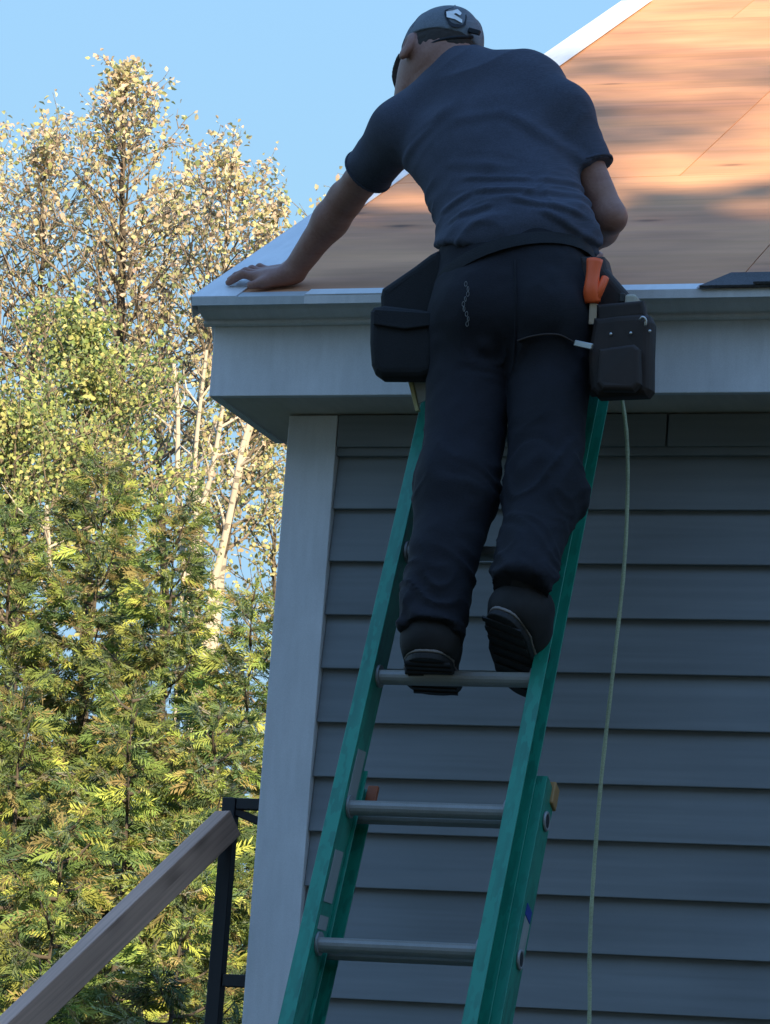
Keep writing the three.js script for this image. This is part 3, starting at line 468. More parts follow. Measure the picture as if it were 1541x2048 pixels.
  const legL = union([cone(J.hipL, J.kneeL, 0.093, 0.076), cone(J.kneeL, J.ankL.clone().lerp(J.kneeL, -0.15), 0.076, 0.064)], 0.05), legR = union([cone(J.hipR, J.kneeR, 0.090, 0.071), cone(J.kneeR, J.ankR.clone().lerp(J.kneeR, -0.15), 0.071, 0.060)], 0.05), hp = union([...pelvisParts(0.004), E3(pin(1030, 490, 0.568), 0.160, 0.08, 0.116)], 0.06), plL = plane(hemL, dL), plR = plane(hemR, dR);
  const topJ = plane(pin(1030, 440, 0.60), V(0, 1, 0));
  jeansF = (x, y, z) => { const a = Math.max(legL(x, y, z), plL(x, y, z)), b = Math.max(legR(x, y, z), plR(x, y, z)), seam = step(3.36, 3.52, y); let d = smin(a, b, 0.004 + 0.05 * seam); d = smin(d, hp(x, y, z), 0.05); return Math.max(d, topJ(x, y, z)); };
  const jf = (x, y, z) => {
    const cuff = step(3.08, 2.92, y), knee = Math.exp(-Math.pow((y - 3.17) / 0.12, 2)), seat = Math.exp(-Math.pow((y - 3.44) / 0.05, 2)), n0 = noise3(x * 9, y * 9, z * 9, 31) - 0.5;
    const a = ridge(noise3(x * 7 + n0, y * 17 + n0 * 6 + x * 9, z * 7, 34), 2) - 0.4, b = ridge(noise3(x * 9 - n0, y * 21 - n0 * 6 - x * 12, z * 9, 35), 2) - 0.4;
    return cuff * (0.010 * a + 0.009 * b) + 0.008 * knee * (a + 0.6 * b) + 0.010 * seat * b + 0.009 * (noise3(x * 12, y * 7, z * 12, 32) - 0.5) + 0.003 * (noise3(x * 40, y * 40, z * 40, 33) - 0.5);
  };
  const jeans = part(worker, 'jeans', wl(surf(jeansF, V(0.40, 2.78, 0.42), V(0.96, 3.74, 1.0), 0.0065, jf)), M.jeans);
  // seams and pocket edges
  const seamLine = (pts, r, m, name) => { const q = curve(pts.map(p => hit(jeansF, p[0], p[1]) ?? at(p[0], p[1], 0.7)).map((p, i) => p.addScaledVector(ray(...pts[i]), -0.002)), 24); return part(jeans, name, wl(tube(q, r, 5)), m); };
  seamLine([[1030, 520], [1032, 600], [1030, 680], [1026, 740]], 0.0022, M.jeans, 'seam');

  // hair and cap
  const cutCap = plane(HP(0, 0.014, 0), hU.clone().multiplyScalar(-1).addScaledVector(hF, 0.10).normalize()), hairSh = HE(0, 0.014, -0.014, 0.0785, 0.0965, 0.0965), hairCut = plane(HP(0, -0.032, -0.03), hU.clone().negate().addScaledVector(hF, 0.75).normalize()), faceCut = plane(HP(0, 0, 0.035), hF);
  part(worker, 'hair', wl(surf((x, y, z) => Math.max(hairSh(x, y, z), hairCut(x, y, z), faceCut(x, y, z)), J.head.clone().addScalar(-0.14), J.head.clone().addScalar(0.14), 0.004, (x, y, z) => 0.002 * (noise3(x * 160, y * 160, z * 160, 51) - 0.5))), M.hair);
  const dome = HE(0, 0.026, -0.012, 0.0835, 0.100, 0.1015), inner = HE(0, 0.024, -0.012, 0.079, 0.095, 0.0965);
  capF = (x, y, z) => Math.max(dome(x, y, z), -inner(x, y, z), cutCap(x, y, z));
  const cap = part(worker, 'cap', wl(surf((x, y, z) => Math.max(dome(x, y, z), cutCap(x, y, z)), J.head.clone().addScalar(-0.15), J.head.clone().addScalar(0.16), 0.004, (x, y, z) => 0.003 * (noise3(x * 28, y * 28, z * 28, 52) - 0.5))), M.cap);
  { // bill over the face
    const billF = (x, y, z) => { const p = V(x, y, z).sub(J.head), r = p.dot(hR), u = p.dot(hU), f = p.dot(hF); const e = Math.hypot(r / 0.074, f / 0.138) - 1; return Math.max(e * 0.07, Math.abs(u - 0.020 + 2.6 * r * r + 0.45 * Math.max(0, f - 0.07)) - 0.003, 0.055 - f); };
    part(cap, 'bill', wl(surf(billF, HP(0, 0, 0.1).addScalar(-0.13), HP(0, 0, 0.1).addScalar(0.13), 0.003)), M.cap); }
  const S = (pts) => pts;
  for (const a of [0.0, 1.05, 2.1, 3.14, 4.19, 5.24]) { const pts = []; for (let i = 0; i <= 12; i++) { const t = i / 12 * 1.50, q = hR.clone().multiplyScalar(Math.sin(t) * Math.cos(a) * 0.0845).addScaledVector(hF, Math.sin(t) * Math.sin(a) * 0.1027 - 0.0121).addScaledVector(hU, Math.cos(t) * 0.1012 + 0.0263); pts.push(J.head.clone().add(q)); } part(cap, 'panel_seam', wl(tube(pts, 0.0016, 5)), M.cap); }
  { const b = new THREE.SphereGeometry(0.007, 12, 8), p = HP(0, 0.128, -0.012); b.translate(p.x, p.y, p.z); part(cap, 'button', wl(b), M.cap); }
  part(cap, 'patch', wl(decal(dome, S([[890, 20], [905, 15], [922, 15], [932, 20], [934, 34], [932, 50], [926, 53], [916, 55], [904, 53], [897, 46], [892, 36], [889, 28]]), 0.004)), M.capDark).userData.label = 'dark patch on the back of the cap';
  part(cap, 'patch_mark', wl(decal(dome, S([[893, 23], [906, 20], [916, 18], [924, 26], [921, 31], [912, 26], [908, 28], [918, 34], [925, 39], [925, 46], [919, 43], [910, 38], [894, 34]]), 0.0065)), M.white).userData.label = 'white mark on the cap patch';
  { const a = hit(dome, 938, 60) ?? HP(0.06, 0.04, -0.06), b = at(960, 66, a.z + 0.004); part(cap, 'strap_tab', wl(bar(a, b, 0.010, 0.011, 0.002)), M.capDark); }
  const strap = [[856, 92], [876, 82], [900, 76], [925, 74], [946, 74]].map(p => hit(dome, ...p)).filter(Boolean); if (strap.length > 2) part(cap, 'strap', wl(tube(curve(strap, 14), 0.004, 6)), M.capDark);
}
for (const [a, f] of [[J.ankL, footL], [J.ankR, footR]]) part(worker, 'sock', wl(tube([a.clone().lerp(f.mid, -0.6), a, f.mid], [0.044, 0.040, 0.036], 14)), M.shoe);
// shoes
function shoe({ heel, d, u, x, P }, ank, label) {
  const uf = union([cone(P(0.050, 0, 0.056), P(0.11, 0, 0.056), 0.053, 0.052), cone(P(0.10, 0, 0.048), P(0.215, 0.004, 0.036), 0.055, 0.050), cone(P(0.046, 0, 0.05), P(0.07, 0, 0.11), 0.052, 0.050)], 0.03);
  const under = plane(P(0, 0, 0.016), u.clone().negate()), topc = plane(P(0, 0, 0.108), u);
  const g = surf((a, b, c) => Math.max(uf(a, b, c), under(a, b, c), topc(a, b, c)), P(0.13, 0, 0.06).addScalar(-0.19), P(0.13, 0, 0.06).addScalar(0.19), 0.006, (a, b, c) => 0.003 * (noise3(a * 40, b * 40, c * 40, 61) - 0.5));
  const s = part(worker, 'shoe', wl(g), M.shoe); s.userData.label = label;
  const ol = []; for (let i = 0; i < 40; i++) { const t = i / 40 * Math.PI * 2, c = Math.cos(t), q = Math.sin(t), w = 0.059 * (Math.abs(c) < 0.35 ? 0.92 : 1) * (c > 0 ? 1.04 : 0.9); ol.push([0.138 + 0.138 * Math.sign(c) * Math.pow(Math.abs(c), 0.8), w * Math.sign(q) * Math.pow(Math.abs(q), 0.75)]); }
  const B = new THREE.Matrix4().makeBasis(d, x, u).setPosition(heel);
  const sl = extrude(ol, 0.014, 0.003, 2); sl.translate(0, 0, 0.007); sl.applyMatrix4(B); part(s, 'sole', wl(worldUV(sl)), M.sole);
  const rim = extrude(ol.map(p => [0.138 + (p[0] - 0.138) * 1.012, p[1] * 1.025]), 0.007, 0.0025, 2); rim.translate(0, 0, 0.0178); rim.applyMatrix4(B); part(s, 'welt', wl(worldUV(rim)), M.soleRim);
  const hb = new RoundedBoxGeometry(0.006, 0.034, 0.014, 2, 0.002); hb.translate(-0.002, 0, 0.074); hb.applyMatrix4(B); part(s, 'heel_tab', wl(hb), M.tab);
  for (let k = 0; k < 8; k++) { const g2 = new THREE.BoxGeometry(0.014, 0.09, 0.004); g2.translate(0.03 + k * 0.031, 0, -0.001); g2.applyMatrix4(B); part(s, 'tread', wl(g2), M.sole); }
}
shoe(footL, J.ankL, 'dark work shoe flat on the rung');
shoe(footR, J.ankR, 'dark work shoe with its heel lifted off the rung');

/* ---------- tool belt and what hangs on it ---------- */
{
  const zc = 0.60, belt = thing('tool_belt', 'dark tool belt with a black and a brown pouch worn by the worker', 'tool belt', pin(1026, 560, zc)), O = belt.position, bl = g => { g.translate(-O.x, -O.y, -O.z); return g; };
  const hipE = E3(pin(1030, 545, 0.59), 0.176, 0.125, 0.13), ring = []; for (let i = 0; i <= 40; i++) { const a = i / 40 * Math.PI * 2; ring.push(pin(1030, 562, 0.59).addScaledVector(torsoX, 0.171 * Math.cos(a)).addScaledVector(torsoZ, 0.130 * Math.sin(a))); }
  { const pos = [], idx = []; ring.forEach((p, i) => { for (const h of [-0.015, 0.015]) for (const s of [1, 1.02]) { const q = pin(1030, 562, 0.59), r = p.clone().sub(q).multiplyScalar(s).add(q).addScaledVector(torsoUp, h); pos.push(r.x, r.y, r.z); } if (i) { const a = (i - 1) * 4, b = i * 4; for (const [m, n] of [[0, 1], [1, 3], [3, 2], [2, 0]]) idx.push(a + m, b + m, b + n, a + m, b + n, a + n); } });
    const g = new THREE.BufferGeometry(); g.setAttribute('position', new THREE.Float32BufferAttribute(pos, 3)); g.setIndex(idx); g.computeVertexNormals(); g.setAttribute('uv', new THREE.Float32BufferAttribute(new Float32Array(pos.length / 3 * 2).map((_, i) => pos[(i >> 1) * 3 + (i & 1)]), 2)); part(belt, 'belt_strap', bl(g), M.pouch); }
  const slab = (name, parent, px, z, depth, bev, m) => { const c = at(px[0][0], px[0][1], z), pts = px.map(p => at(p[0], p[1], z)).map(p => [p.x, p.y]), g = extrude(pts, depth, bev, 3); g.translate(0, 0, z); worldUV(g);
    const P = g.attributes.position; for (let i = 0; i < P.count; i++) { const q = noise3(P.getX(i) * 14, P.getY(i) * 14, P.getZ(i) * 14, 71) - 0.5; P.setZ(i, P.getZ(i) + 0.008 * q); } g.computeVertexNormals(); return part(parent, name, bl(g), m); };
  const lp = slab('pouch', belt, [[884, 508], [868, 516], [836, 540], [790, 572], [772, 584], [768, 600], [770, 640], [768, 748], [778, 757], [868, 760], [905, 742], [910, 600], [905, 520]], 0.615, 0.075, 0.018, M.pouch); lp.userData.label = 'black fabric pouch';
  slab('pocket', lp, [[745, 628], [752, 618], [775, 614], [840, 622], [878, 628], [884, 700], [872, 752], [850, 762], [768, 762], [754, 752], [747, 735], [744, 690]], 0.655, 0.055, 0.02, M.pouch);
  slab('pocket_flap', lp, [[747, 626], [752, 619], [880, 627], [880, 650], [812, 660], [748, 650]], 0.686, 0.008, 0.003, M.pouch);
  const rp = slab('pouch', belt, [[1168, 520], [1215, 520], [1222, 545], [1248, 575], [1272, 602], [1290, 624], [1300, 700], [1300, 780], [1180, 790], [1150, 700], [1150, 560]], 0.600, 0.07, 0.016, M.leather); rp.userData.label = 'brown leather pouch';
  slab('pocket', rp, [[1192, 640], [1240, 632], [1290, 630], [1305, 636], [1311, 650], [1309, 720], [1308, 784], [1298, 796], [1200, 800], [1186, 786], [1180, 720]], 0.652, 0.055, 0.018, M.leather);
  slab('pocket', rp, [[1200, 700], [1270, 690], [1282, 700], [1284, 770], [1270, 784], [1208, 784], [1196, 770]], 0.694, 0.03, 0.01, M.leather);
  slab('tool_holder', rp, [[1196, 612], [1290, 604], [1296, 636], [1200, 648]], 0.66, 0.03, 0.008, M.leather);
  for (const [x, y, z] of [[1262, 666, 0.683], [1300, 662, 0.683], [1222, 668, 0.683]]) { const g = new THREE.SphereGeometry(0.0032, 12, 8); g.scale(1, 1, 0.5); const p = at(x, y, z); g.translate(p.x, p.y, p.z); part(rp, 'rivet', bl(g), M.steel); }
  part(rp, 'clip', bl(tube(curve([at(1280, 640, 0.69), at(1286, 634, 0.694), at(1292, 640, 0.692), at(1291, 652, 0.69)], 10), 0.003, 6)), M.steel);
  part(belt, 'tool_strap', bl(tube(curve([[1036, 682], [1060, 674], [1090, 669], [1118, 670], [1140, 680], [1156, 690]].map(p => (hit(jeansF, ...p) ?? at(...p, 0.72)).addScaledVector(ray(...p), -0.006)), 20), 0.0026, 6)), M.leather);
  { const a = (hit(jeansF, 1150, 686) ?? at(1150, 686, 0.72)).addScaledVector(ray(1150, 686), -0.008), b = at(1186, 694, a.z + 0.01); part(belt, 'strap_buckle', bl(bar(a, b, 0.008, 0.013, 0.002)), M.steel); }
  // chain of small links at the back pocket
  for (let k = 0; k < 9; k++) { const p = [932 + 5 * Math.sin(k * 1.1), 568 + k * 10], q = (hit(jeansF, ...p) ?? at(...p, 0.72)).addScaledVector(ray(...p), -0.005), g = new THREE.TorusGeometry(0.0040, 0.0008, 6, 12); g.scale(0.7, 1.25, 1); g.rotateY(k % 2 ? 1.2 : 0.2); g.translate(q.x, q.y, q.z); part(belt, 'chain_link', bl(g), M.chain); }
}
{ // orange handles sticking out of the right back pocket
  const p0 = pin(1188, 600, 0.665), o = thing('hand_tool', 'bright orange pair of tool handles tucked at the worker\'s hip', 'tool', p0), L = g => { g.translate(-p0.x, -p0.y, -p0.z); return g; };
  const h1 = [at(1186, 606, 0.665), at(1184, 580, 0.672), at(1186, 550, 0.672), at(1190, 520, 0.668)], h2 = [at(1190, 604, 0.665), at(1199, 584, 0.672), at(1206, 568, 0.670), at(1211, 556, 0.664)];
  part(o, 'handle', L(tube(curve(h1, 14), curve(h1, 14).map((_, i) => 0.0165 + 0.002 * Math.sin(i * 0.5)), 10, 0.8)), M.orange);
  part(o, 'handle', L(tube(curve(h2, 10), 0.0085, 9)), M.orange);
  part(o, 'jaw', L(bar(at(1188, 606, 0.662), at(1186, 650, 0.655), 0.018, 0.012)), M.steel);
}
{ // pale clip on top of the brown pouch
  const p0 = pin(1266, 606, 0.63), t = thing('tape_measure', 'small beige and grey tape measure clipped on the brown pouch', 'tape measure', p0);
  const g = new RoundedBoxGeometry(0.024, 0.026, 0.05, 3, 0.007); g.translate(0, 0, 0); part(t, 'case', g, M.beige);
  const c = new RoundedBoxGeometry(0.012, 0.02, 0.045, 2, 0.003); c.translate(-0.018, 0.006, 0); part(t, 'belt_clip', c, M.blackPlastic);
}
{ // marking square hanging under the black pouch
  const z = 0.60, q = p => { const a = at(p[0], p[1], z); return [a.x, a.y]; }, p0 = pin(838, 770, z), t = thing('marking_square', 'pale triangular marking square with a yellow edge under the black pouch', 'square', p0);
  const g = extrude([q([824, 740]), q([875, 740]), q([872, 790]), q([838, 808])], 0.004, 0.0008); g.translate(-p0.x, -p0.y, 0); part(t, 'plate', g, M.flashing2);
  const e = extrude([q([812, 738]), q([822, 738]), q([840, 822]), q([833, 824])], 0.014, 0.001); e.translate(-p0.x, -p0.y, 0); part(t, 'edge_fence', e, M.yellow);
}

/* ---------- trees ---------- */
const leafGeo = (() => { const g = new THREE.BufferGeometry(), z = 0.16; g.setAttribute('position', new THREE.Float32BufferAttribute([0, 0, 0, -0.36, 0.4, z, 0, 0.45, 0, 0.36, 0.4, z, -0.22, 0.8, z * 0.5, 0, 1, -0.1, 0.22, 0.8, z * 0.5], 3)); g.setIndex([0, 2, 1, 0, 3, 2, 1, 2, 4, 4, 2, 5, 2, 6, 5, 2, 3, 6]); g.computeVertexNormals(); return g; })();
const sprayGeos = [7, 19, 42].map(seed => {                              // a flat conifer spray: twig with fingers of needles, drooping at the tip
  const pos = [], idx = [], r = rng(seed), quad = (a, b, w, dz) => { const d = b.clone().sub(a), n = V(-d.y, d.x, 0).normalize().multiplyScalar(w), m = a.clone().lerp(b, 0.55), i = pos.length / 3; for (const p of [a, m.clone().add(n), b, m.clone().sub(n)]) pos.push(p.x, p.y, p.z); pos[(i + 1) * 3 + 2] += dz; pos[(i + 3) * 3 + 2] += dz; idx.push(i, i + 1, i + 2, i, i + 2, i + 3); };
  const bend = 0.5 * (r() - 0.5), zz = t => -(0.1 + 0.4 * r0) * t * t; const r0 = r();
  quad(V(0, 0, 0), V(bend * 0.3, 1.04, zz(1)), 0.05, 0.03);
  for (let k = 0; k < 10; k++) for (const s of [-1, 1]) { const t = 0.03 + k * 0.092 + 0.04 * r(), L = 0.42 * (1 - 0.5 * t) * (0.6 + 0.7 * r()), a = 0.45 + 0.5 * r(); quad(V(0, t, zz(t)), V(s * L * Math.sin(a), t + L * Math.cos(a), zz(t) - 0.22 * r() + 0.04), 0.030, 0.03); }
  const g = new THREE.BufferGeometry(); g.setAttribute('position', new THREE.Float32BufferAttribute(pos, 3)); g.setIndex(idx); g.computeVertexNormals(); return g;
});
function crown(parent, name, geo, m, items, O) {       // items: [pos, dir, size, colour, roll]
  const im = new THREE.InstancedMesh(geo, m, items.length), q = new THREE.Quaternion(), q2 = new THREE.Quaternion(), mx = new THREE.Matrix4(), yy = V(0, 1, 0);
  items.forEach(([p, d, s, c, roll], i) => { q.setFromUnitVectors(yy, d); q2.setFromAxisAngle(yy, roll); mx.compose(p.clone().sub(O), q.multiply(q2), V(s, s, s)); im.setMatrixAt(i, mx); im.setColorAt(i, c); });
  im.name = name; im.userData.kind = 'stuff'; shade(im); parent.add(im); return im;
}
const bright = 1.45, pick = (r, pal) => { const c = pal[Math.floor(r() * pal.length)], k = (0.78 + 0.44 * r()) * bright; return col(c[0] * k, c[1] * k * (0.94 + 0.12 * r()), c[2] * k); };
const unit = r => { const z = 2 * r() - 1, a = r() * 6.2832, s = Math.sqrt(1 - z * z); return V(s * Math.cos(a), z, s * Math.sin(a)); };
// broadleaf tree: axis points bottom to top (the first stands on the ground), limbs from h0 up, crown radius R(t), leaf clumps on the twigs
function broadleaf(name, label, group, axis, r0, h0, R, o) {
  const O = axis[0].clone(), r = rng(o.seed), tr = thing(name, label, 'tree', O, group), ax = curve(axis, 28), n = ax.length;
  const rel = g => { g.translate(-O.x, -O.y, -O.z); return g; };
  part(tr, 'trunk', rel(tube(ax.map((p, i) => p.clone().add(V(0.03 * (r() - 0.5), 0, 0.03 * (r() - 0.5)))), ax.map((_, i) => Math.max(0.006, r0 * Math.pow(1 - i / n, 0.8))), 9)), o.bark);
  const limbs = [], leaves = [], top = ax[n - 1].y;
  for (let k = 0; k < o.limbs; k++) {
    const t = h0 + (1 - h0) * Math.pow((k + r()) / o.limbs, 0.85), f = t * (n - 1), i = Math.min(n - 2, Math.floor(f)), p0 = ax[i].clone().lerp(ax[i + 1], f - i), a = k * 2.39996 + r() * 0.8, el = o.el * (0.6 + 0.8 * r()) + (o.rise ?? 0.3) * t;
    const L = R((t - h0) / (1 - h0)) * (0.65 + 0.5 * r()), d = V(Math.cos(a) * Math.cos(el), Math.sin(el), Math.sin(a) * Math.cos(el)), pts = [p0]; let p = p0.clone(), dd = d.clone();
    for (let s = 0; s < 5; s++) { dd.add(unit(r).multiplyScalar(0.22)); dd.y += o.lift ?? 0.06; dd.normalize(); p = p.clone().addScaledVector(dd, L / 5); pts.push(p); }
    const rr = Math.max(0.006, r0 * 0.34 * (1 - t) + 0.008); limbs.push(tube(pts, pts.map((_, s) => rr * (1 - s / 6)), 5));
    const tw = [[pts, 0]];
    for (let s = 0; s < o.twigs; s++) { const b = 1 + Math.floor(r() * 4.99), q0 = pts[b], td = dd.clone().add(unit(r).multiplyScalar(1.0)); td.y += 0.25; td.normalize(); const tl = L * (0.22 + 0.3 * r()), q1 = q0.clone().addScaledVector(td, tl * 0.5).add(unit(r).multiplyScalar(tl * 0.1)), q2 = q0.clone().addScaledVector(td, tl); limbs.push(tube([q0, q1, q2], [rr * 0.45, rr * 0.3, 0.002], 4)); tw.push([[q0, q1, q2], 1]); }
    for (const [w, isT] of tw) { const m = Math.round(o.leaves * (isT ? 1 : 1.2) * (0.6 + 0.8 * r()));
      for (let s = 0; s < m; s++) { const u = Math.pow(r(), 0.6) * (w.length - 1), b = Math.min(w.length - 2, Math.floor(u)), q = w[b].clone().lerp(w[b + 1], u - b).add(unit(r).multiplyScalar(o.spread * Math.pow(r(), 0.5)));
        const hk = clamp((q.y - O.y) / (top - O.y), 0, 1), ld = unit(r); ld.y -= 0.35; ld.normalize(); leaves.push([q, ld, o.leaf * (0.65 + 0.7 * r()), pick(r, o.pal(hk, r)), r() * 6.28]); } }
  }
  part(tr, 'limbs', rel(mergeGeometries(limbs)), o.bark2 ?? o.bark, 'stuff');
  crown(tr, 'crown', leafGeo, o.leafMat ?? M.leaf, leaves, O);
  return leaves.length;
}
function conifer(name, label, group, base, H, o) {
  const r = rng(o.seed), tr = thing(name, label, 'tree', base, group), items = [], limbs = [];
  const P = y => V(base.x + 0.05 * Math.sin(y * 1.3 + o.seed), y, base.z + 0.05 * Math.cos(y * 1.1 + o.seed));
  const tp = []; for (let i = 0; i <= 14; i++) tp.push(P(H * i / 14).sub(base)); part(tr, 'trunk', tube(tp, tp.map((_, i) => 0.012 * H * (1 - i / 14.2)), 8), o.bark ?? M.barkDark);
  let a = r() * 6;
  for (let y = o.low; y < H - 0.05; y += o.dy * (0.7 + 0.6 * r())) {
    const q = (H - y) / H, L = (0.10 + o.wide * Math.pow(q, 0.85) * H) * (0.62 + 0.6 * r()); a += 2.39996 + 0.6 * (r() - 0.5);
    const el = 0.55 - 0.95 * q + 0.2 * (r() - 0.5), d = V(Math.cos(a) * Math.cos(el), Math.sin(el), Math.sin(a) * Math.cos(el)), pts = []; const p0 = P(y);
    for (let s = 0; s <= 5; s++) { const t = s / 5; pts.push(p0.clone().addScaledVector(d, L * t).add(V(0, 0.16 * L * t * t - 0.12 * L * Math.sin(t * 3.1), 0))); }
    limbs.push(tube(pts.map(p => p.clone().sub(base)), pts.map((_, s) => 0.012 * (1 - s / 6) + 0.002), 4));
    const side = V(-d.z, 0, d.x).normalize(), m = Math.max(3, Math.round(L / o.gap)), tone = 0.55 + 0.8 * r();
    for (let s = 0; s < m; s++) {
      const t = 0.12 + 0.88 * (s + r()) / m, f = t * 5, i = Math.min(4, Math.floor(f)), p = pts[i].clone().lerp(pts[i + 1], f - i);
      for (const sg of [-1, 1]) {
        const TL = L * 0.42 * (1 - 0.75 * t) + 0.05, td = d.clone().multiplyScalar(0.75).addScaledVector(side, sg * (0.55 + 0.6 * r())); td.y += 0.12 - 0.3 * r(); td.normalize();
        const k = Math.max(1, Math.round(TL / o.gap));
        for (let b = 0; b < k; b++) { const q2 = p.clone().addScaledVector(td, TL * (b + 0.3 * r()) / k), dd = td.clone().add(unit(r).multiplyScalar(0.32)).normalize(); dd.y -= 0.38; dd.normalize(); const c = pick(r, o.pal); c.multiplyScalar(tone); items.push([q2, dd, o.size * (0.55 + 0.95 * r()), c, r() * 6.28]); }
      }
    }
    for (let s = 0; s < 2; s++) items.push([pts[5].clone().addScaledVector(d, -0.03), d.clone().add(unit(r).multiplyScalar(0.3)).normalize(), o.size, pick(r, o.pal).multiplyScalar(tone), r() * 6.28]);
  }
  for (let s = 0; s < 8; s++) items.push([P(H - 0.12 - 0.06 * s), unit(r).multiplyScalar(0.5).add(V(0, 1, 0)).normalize(), o.size * 0.8, pick(r, o.pal), r() * 6.28]);
  part(tr, 'limbs', mergeGeometries(limbs), M.barkDark, 'stuff');
  sprayGeos.forEach((g, v) => crown(tr, 'crown', g, M.needle, items.filter((_, i) => i % 3 === v), base));
  return items.length;
}
const onGround = p => V(p.x, 0, p.z);
const stem = (pts, dist) => { const a = pts.map(p => far(p[0], p[1], dist)), b = a[0]; const g = V(b.x + (b.x - a[1].x) * 0.8, 0, b.z); return [g, ...a]; };
let count = 0;
{
  const PINK = [[0.48, 0.34, 0.26], [0.50, 0.39, 0.29], [0.42, 0.33, 0.21], [0.36, 0.35, 0.17], [0.46, 0.41, 0.25]], OLIVE = [[0.30, 0.31, 0.12], [0.38, 0.35, 0.15], [0.36, 0.28, 0.15], [0.22, 0.25, 0.10], [0.42, 0.38, 0.19]], YEL = [[0.24, 0.28, 0.08], [0.32, 0.33, 0.10], [0.17, 0.22, 0.07], [0.42, 0.38, 0.14], [0.12, 0.17, 0.06]];
  const autumn = (lo, hi) => (h, r) => r() < 0.72 * step(lo + 0.08, hi + 0.1, h) ? PINK : OLIVE;
  const D = 40, G = 'autumn trees behind the house corner';
  const A = (label, pts, dist, r0, h0, R, o) => count += broadleaf('aspen_tree', label, G, stem(pts, dist), r0, h0, R, { el: 0.55, bark: M.birch, bark2: M.twig, twigs: 7, leaves: 7, leaf: 0.064, spread: 0.13, ...o });
  A('tallest autumn tree with tan and pink leaves at its pointed top', [[232, 1300], [236, 1000], [240, 700], [246, 400], [252, 150]], D, 0.11, 0.40, t => 1.9 * Math.pow(1 - t, 0.72) + 0.14, { seed: 11, limbs: 74, pal: autumn(0.55, 0.8), bark: M.barkDark });
  A('autumn tree with tan leaves and a bare white stem showing through its crown', [[398, 1150], [392, 950], [412, 720], [446, 560], [464, 340]], D - 1, 0.075, 0.42, t => 1.25 * Math.pow(1 - t * t, 0.6) + 0.2, { seed: 12, limbs: 50, pal: autumn(0.5, 0.85) });
  A('round-topped autumn tree with tan leaves at the far side from the house', [[30, 1300], [50, 900], [80, 600], [90, 320]], D + 1, 0.09, 0.42, t => 1.5 * Math.pow(1 - t * t, 0.6) + 0.2, { seed: 13, limbs: 56, pal: autumn(0.55, 0.8), bark: M.barkDark });
  A('autumn tree rising behind the white eave corner', [[430, 1250], [452, 1080], [478, 960], [505, 840], [535, 640], [556, 420]], D - 2, 0.07, 0.26, t => 0.85 * Math.pow(1 - t * t, 0.6) + 0.14, { seed: 14, limbs: 52, pal: autumn(0.55, 0.9), leaves: 8 });
  A('low autumn tree filling in between the taller trees', [[330, 1300], [322, 1000], [318, 760], [335, 400]], D + 3, 0.07, 0.36, t => 1.4 * Math.pow(1 - t * t, 0.6) + 0.15, { seed: 15, limbs: 50, pal: autumn(0.6, 0.95), bark: M.barkDark });
  A('wispy autumn tree at the edge of the wood with tan top', [[-120, 1300], [-100, 900], [-70, 500], [-60, 330]], D + 2, 0.09, 0.4, t => 1.5 * Math.pow(1 - t * t, 0.6) + 0.2, { seed: 16, limbs: 48, pal: autumn(0.55, 0.85), bark: M.barkDark });
  A('olive-leaved tree showing between the spruces and the corner board', [[560, 1700], [556, 1400], [550, 1150], [540, 860]], D + 2, 0.06, 0.30, t => 1.2 * Math.pow(1 - t * t, 0.6) + 0.14, { seed: 17, limbs: 44, pal: () => OLIVE, bark: M.barkDark });
  // bare white stems of the clump
  const bare = (label, pts, dist, r0, seed) => { const a = stem(pts, dist), t = thing('birch_stem', label, 'tree trunk', a[0], 'bare white stems'), ax = curve(a, 26), r = rng(seed), br = [];
    part(t, 'trunk', (() => { const g = tube(ax, ax.map((_, i) => r0 * 0.62 * (1 - 0.5 * i / 26)), 9); g.translate(-a[0].x, 0, -a[0].z); return g; })(), M.birch);
    for (let k = 0; k < 7; k++) { const p = ax[10 + Math.floor(r() * 15)], d = unit(r); d.y = Math.abs(d.y) + 0.4; d.normalize(); const L = 0.2 + 0.35 * r(); br.push(tube([p, p.clone().addScaledVector(d, L * 0.5).add(unit(r).multiplyScalar(0.05)), p.clone().addScaledVector(d, L)], [r0 * 0.25, r0 * 0.18, 0.003], 5)); }
    const g = mergeGeometries(br); g.translate(-a[0].x, 0, -a[0].z); part(t, 'limbs', g, M.birch, 'stuff'); };
  bare('slender bare white stem with a broken top', [[368, 1180], [364, 1060], [356, 940], [356, 830], [348, 724]], D - 5, 0.062, 1);
  bare('leaning bare white stem beside the corner board', [[424, 1190], [440, 1120], [458, 1040], [470, 980], [484, 900], [498, 850], [515, 760]], D - 5, 0.072, 2);
  bare('forked pale stem in the middle of the clump', [[378, 1160], [386, 1080], [402, 1020], [420, 960], [436, 880], [448, 800]], D - 5.5, 0.062, 3);
  bare('pale upright stem under the eave corner', [[398, 1150], [390, 1000], [392, 900], [402, 800], [414, 700]], D - 6, 0.05, 4);
  bare('sunlit orange white stem among the spruces', [[116, 1420], [110, 1290], [102, 1180], [98, 1080], [94, 1010]], D - 11, 0.042, 5);
  // yellow-green tree, middle height
  A('yellow-green leafy tree between the spruces and the tall autumn tree', [[170, 1400], [172, 1100], [170, 900], [168, 690]], 31, 0.07, 0.30, t => 1.15 * Math.pow(1 - t * t, 0.6) + 0.15, { seed: 21, limbs: 64, twigs: 9, leaves: 15, leaf: 0.046, pal: () => YEL, bark: M.barkDark });
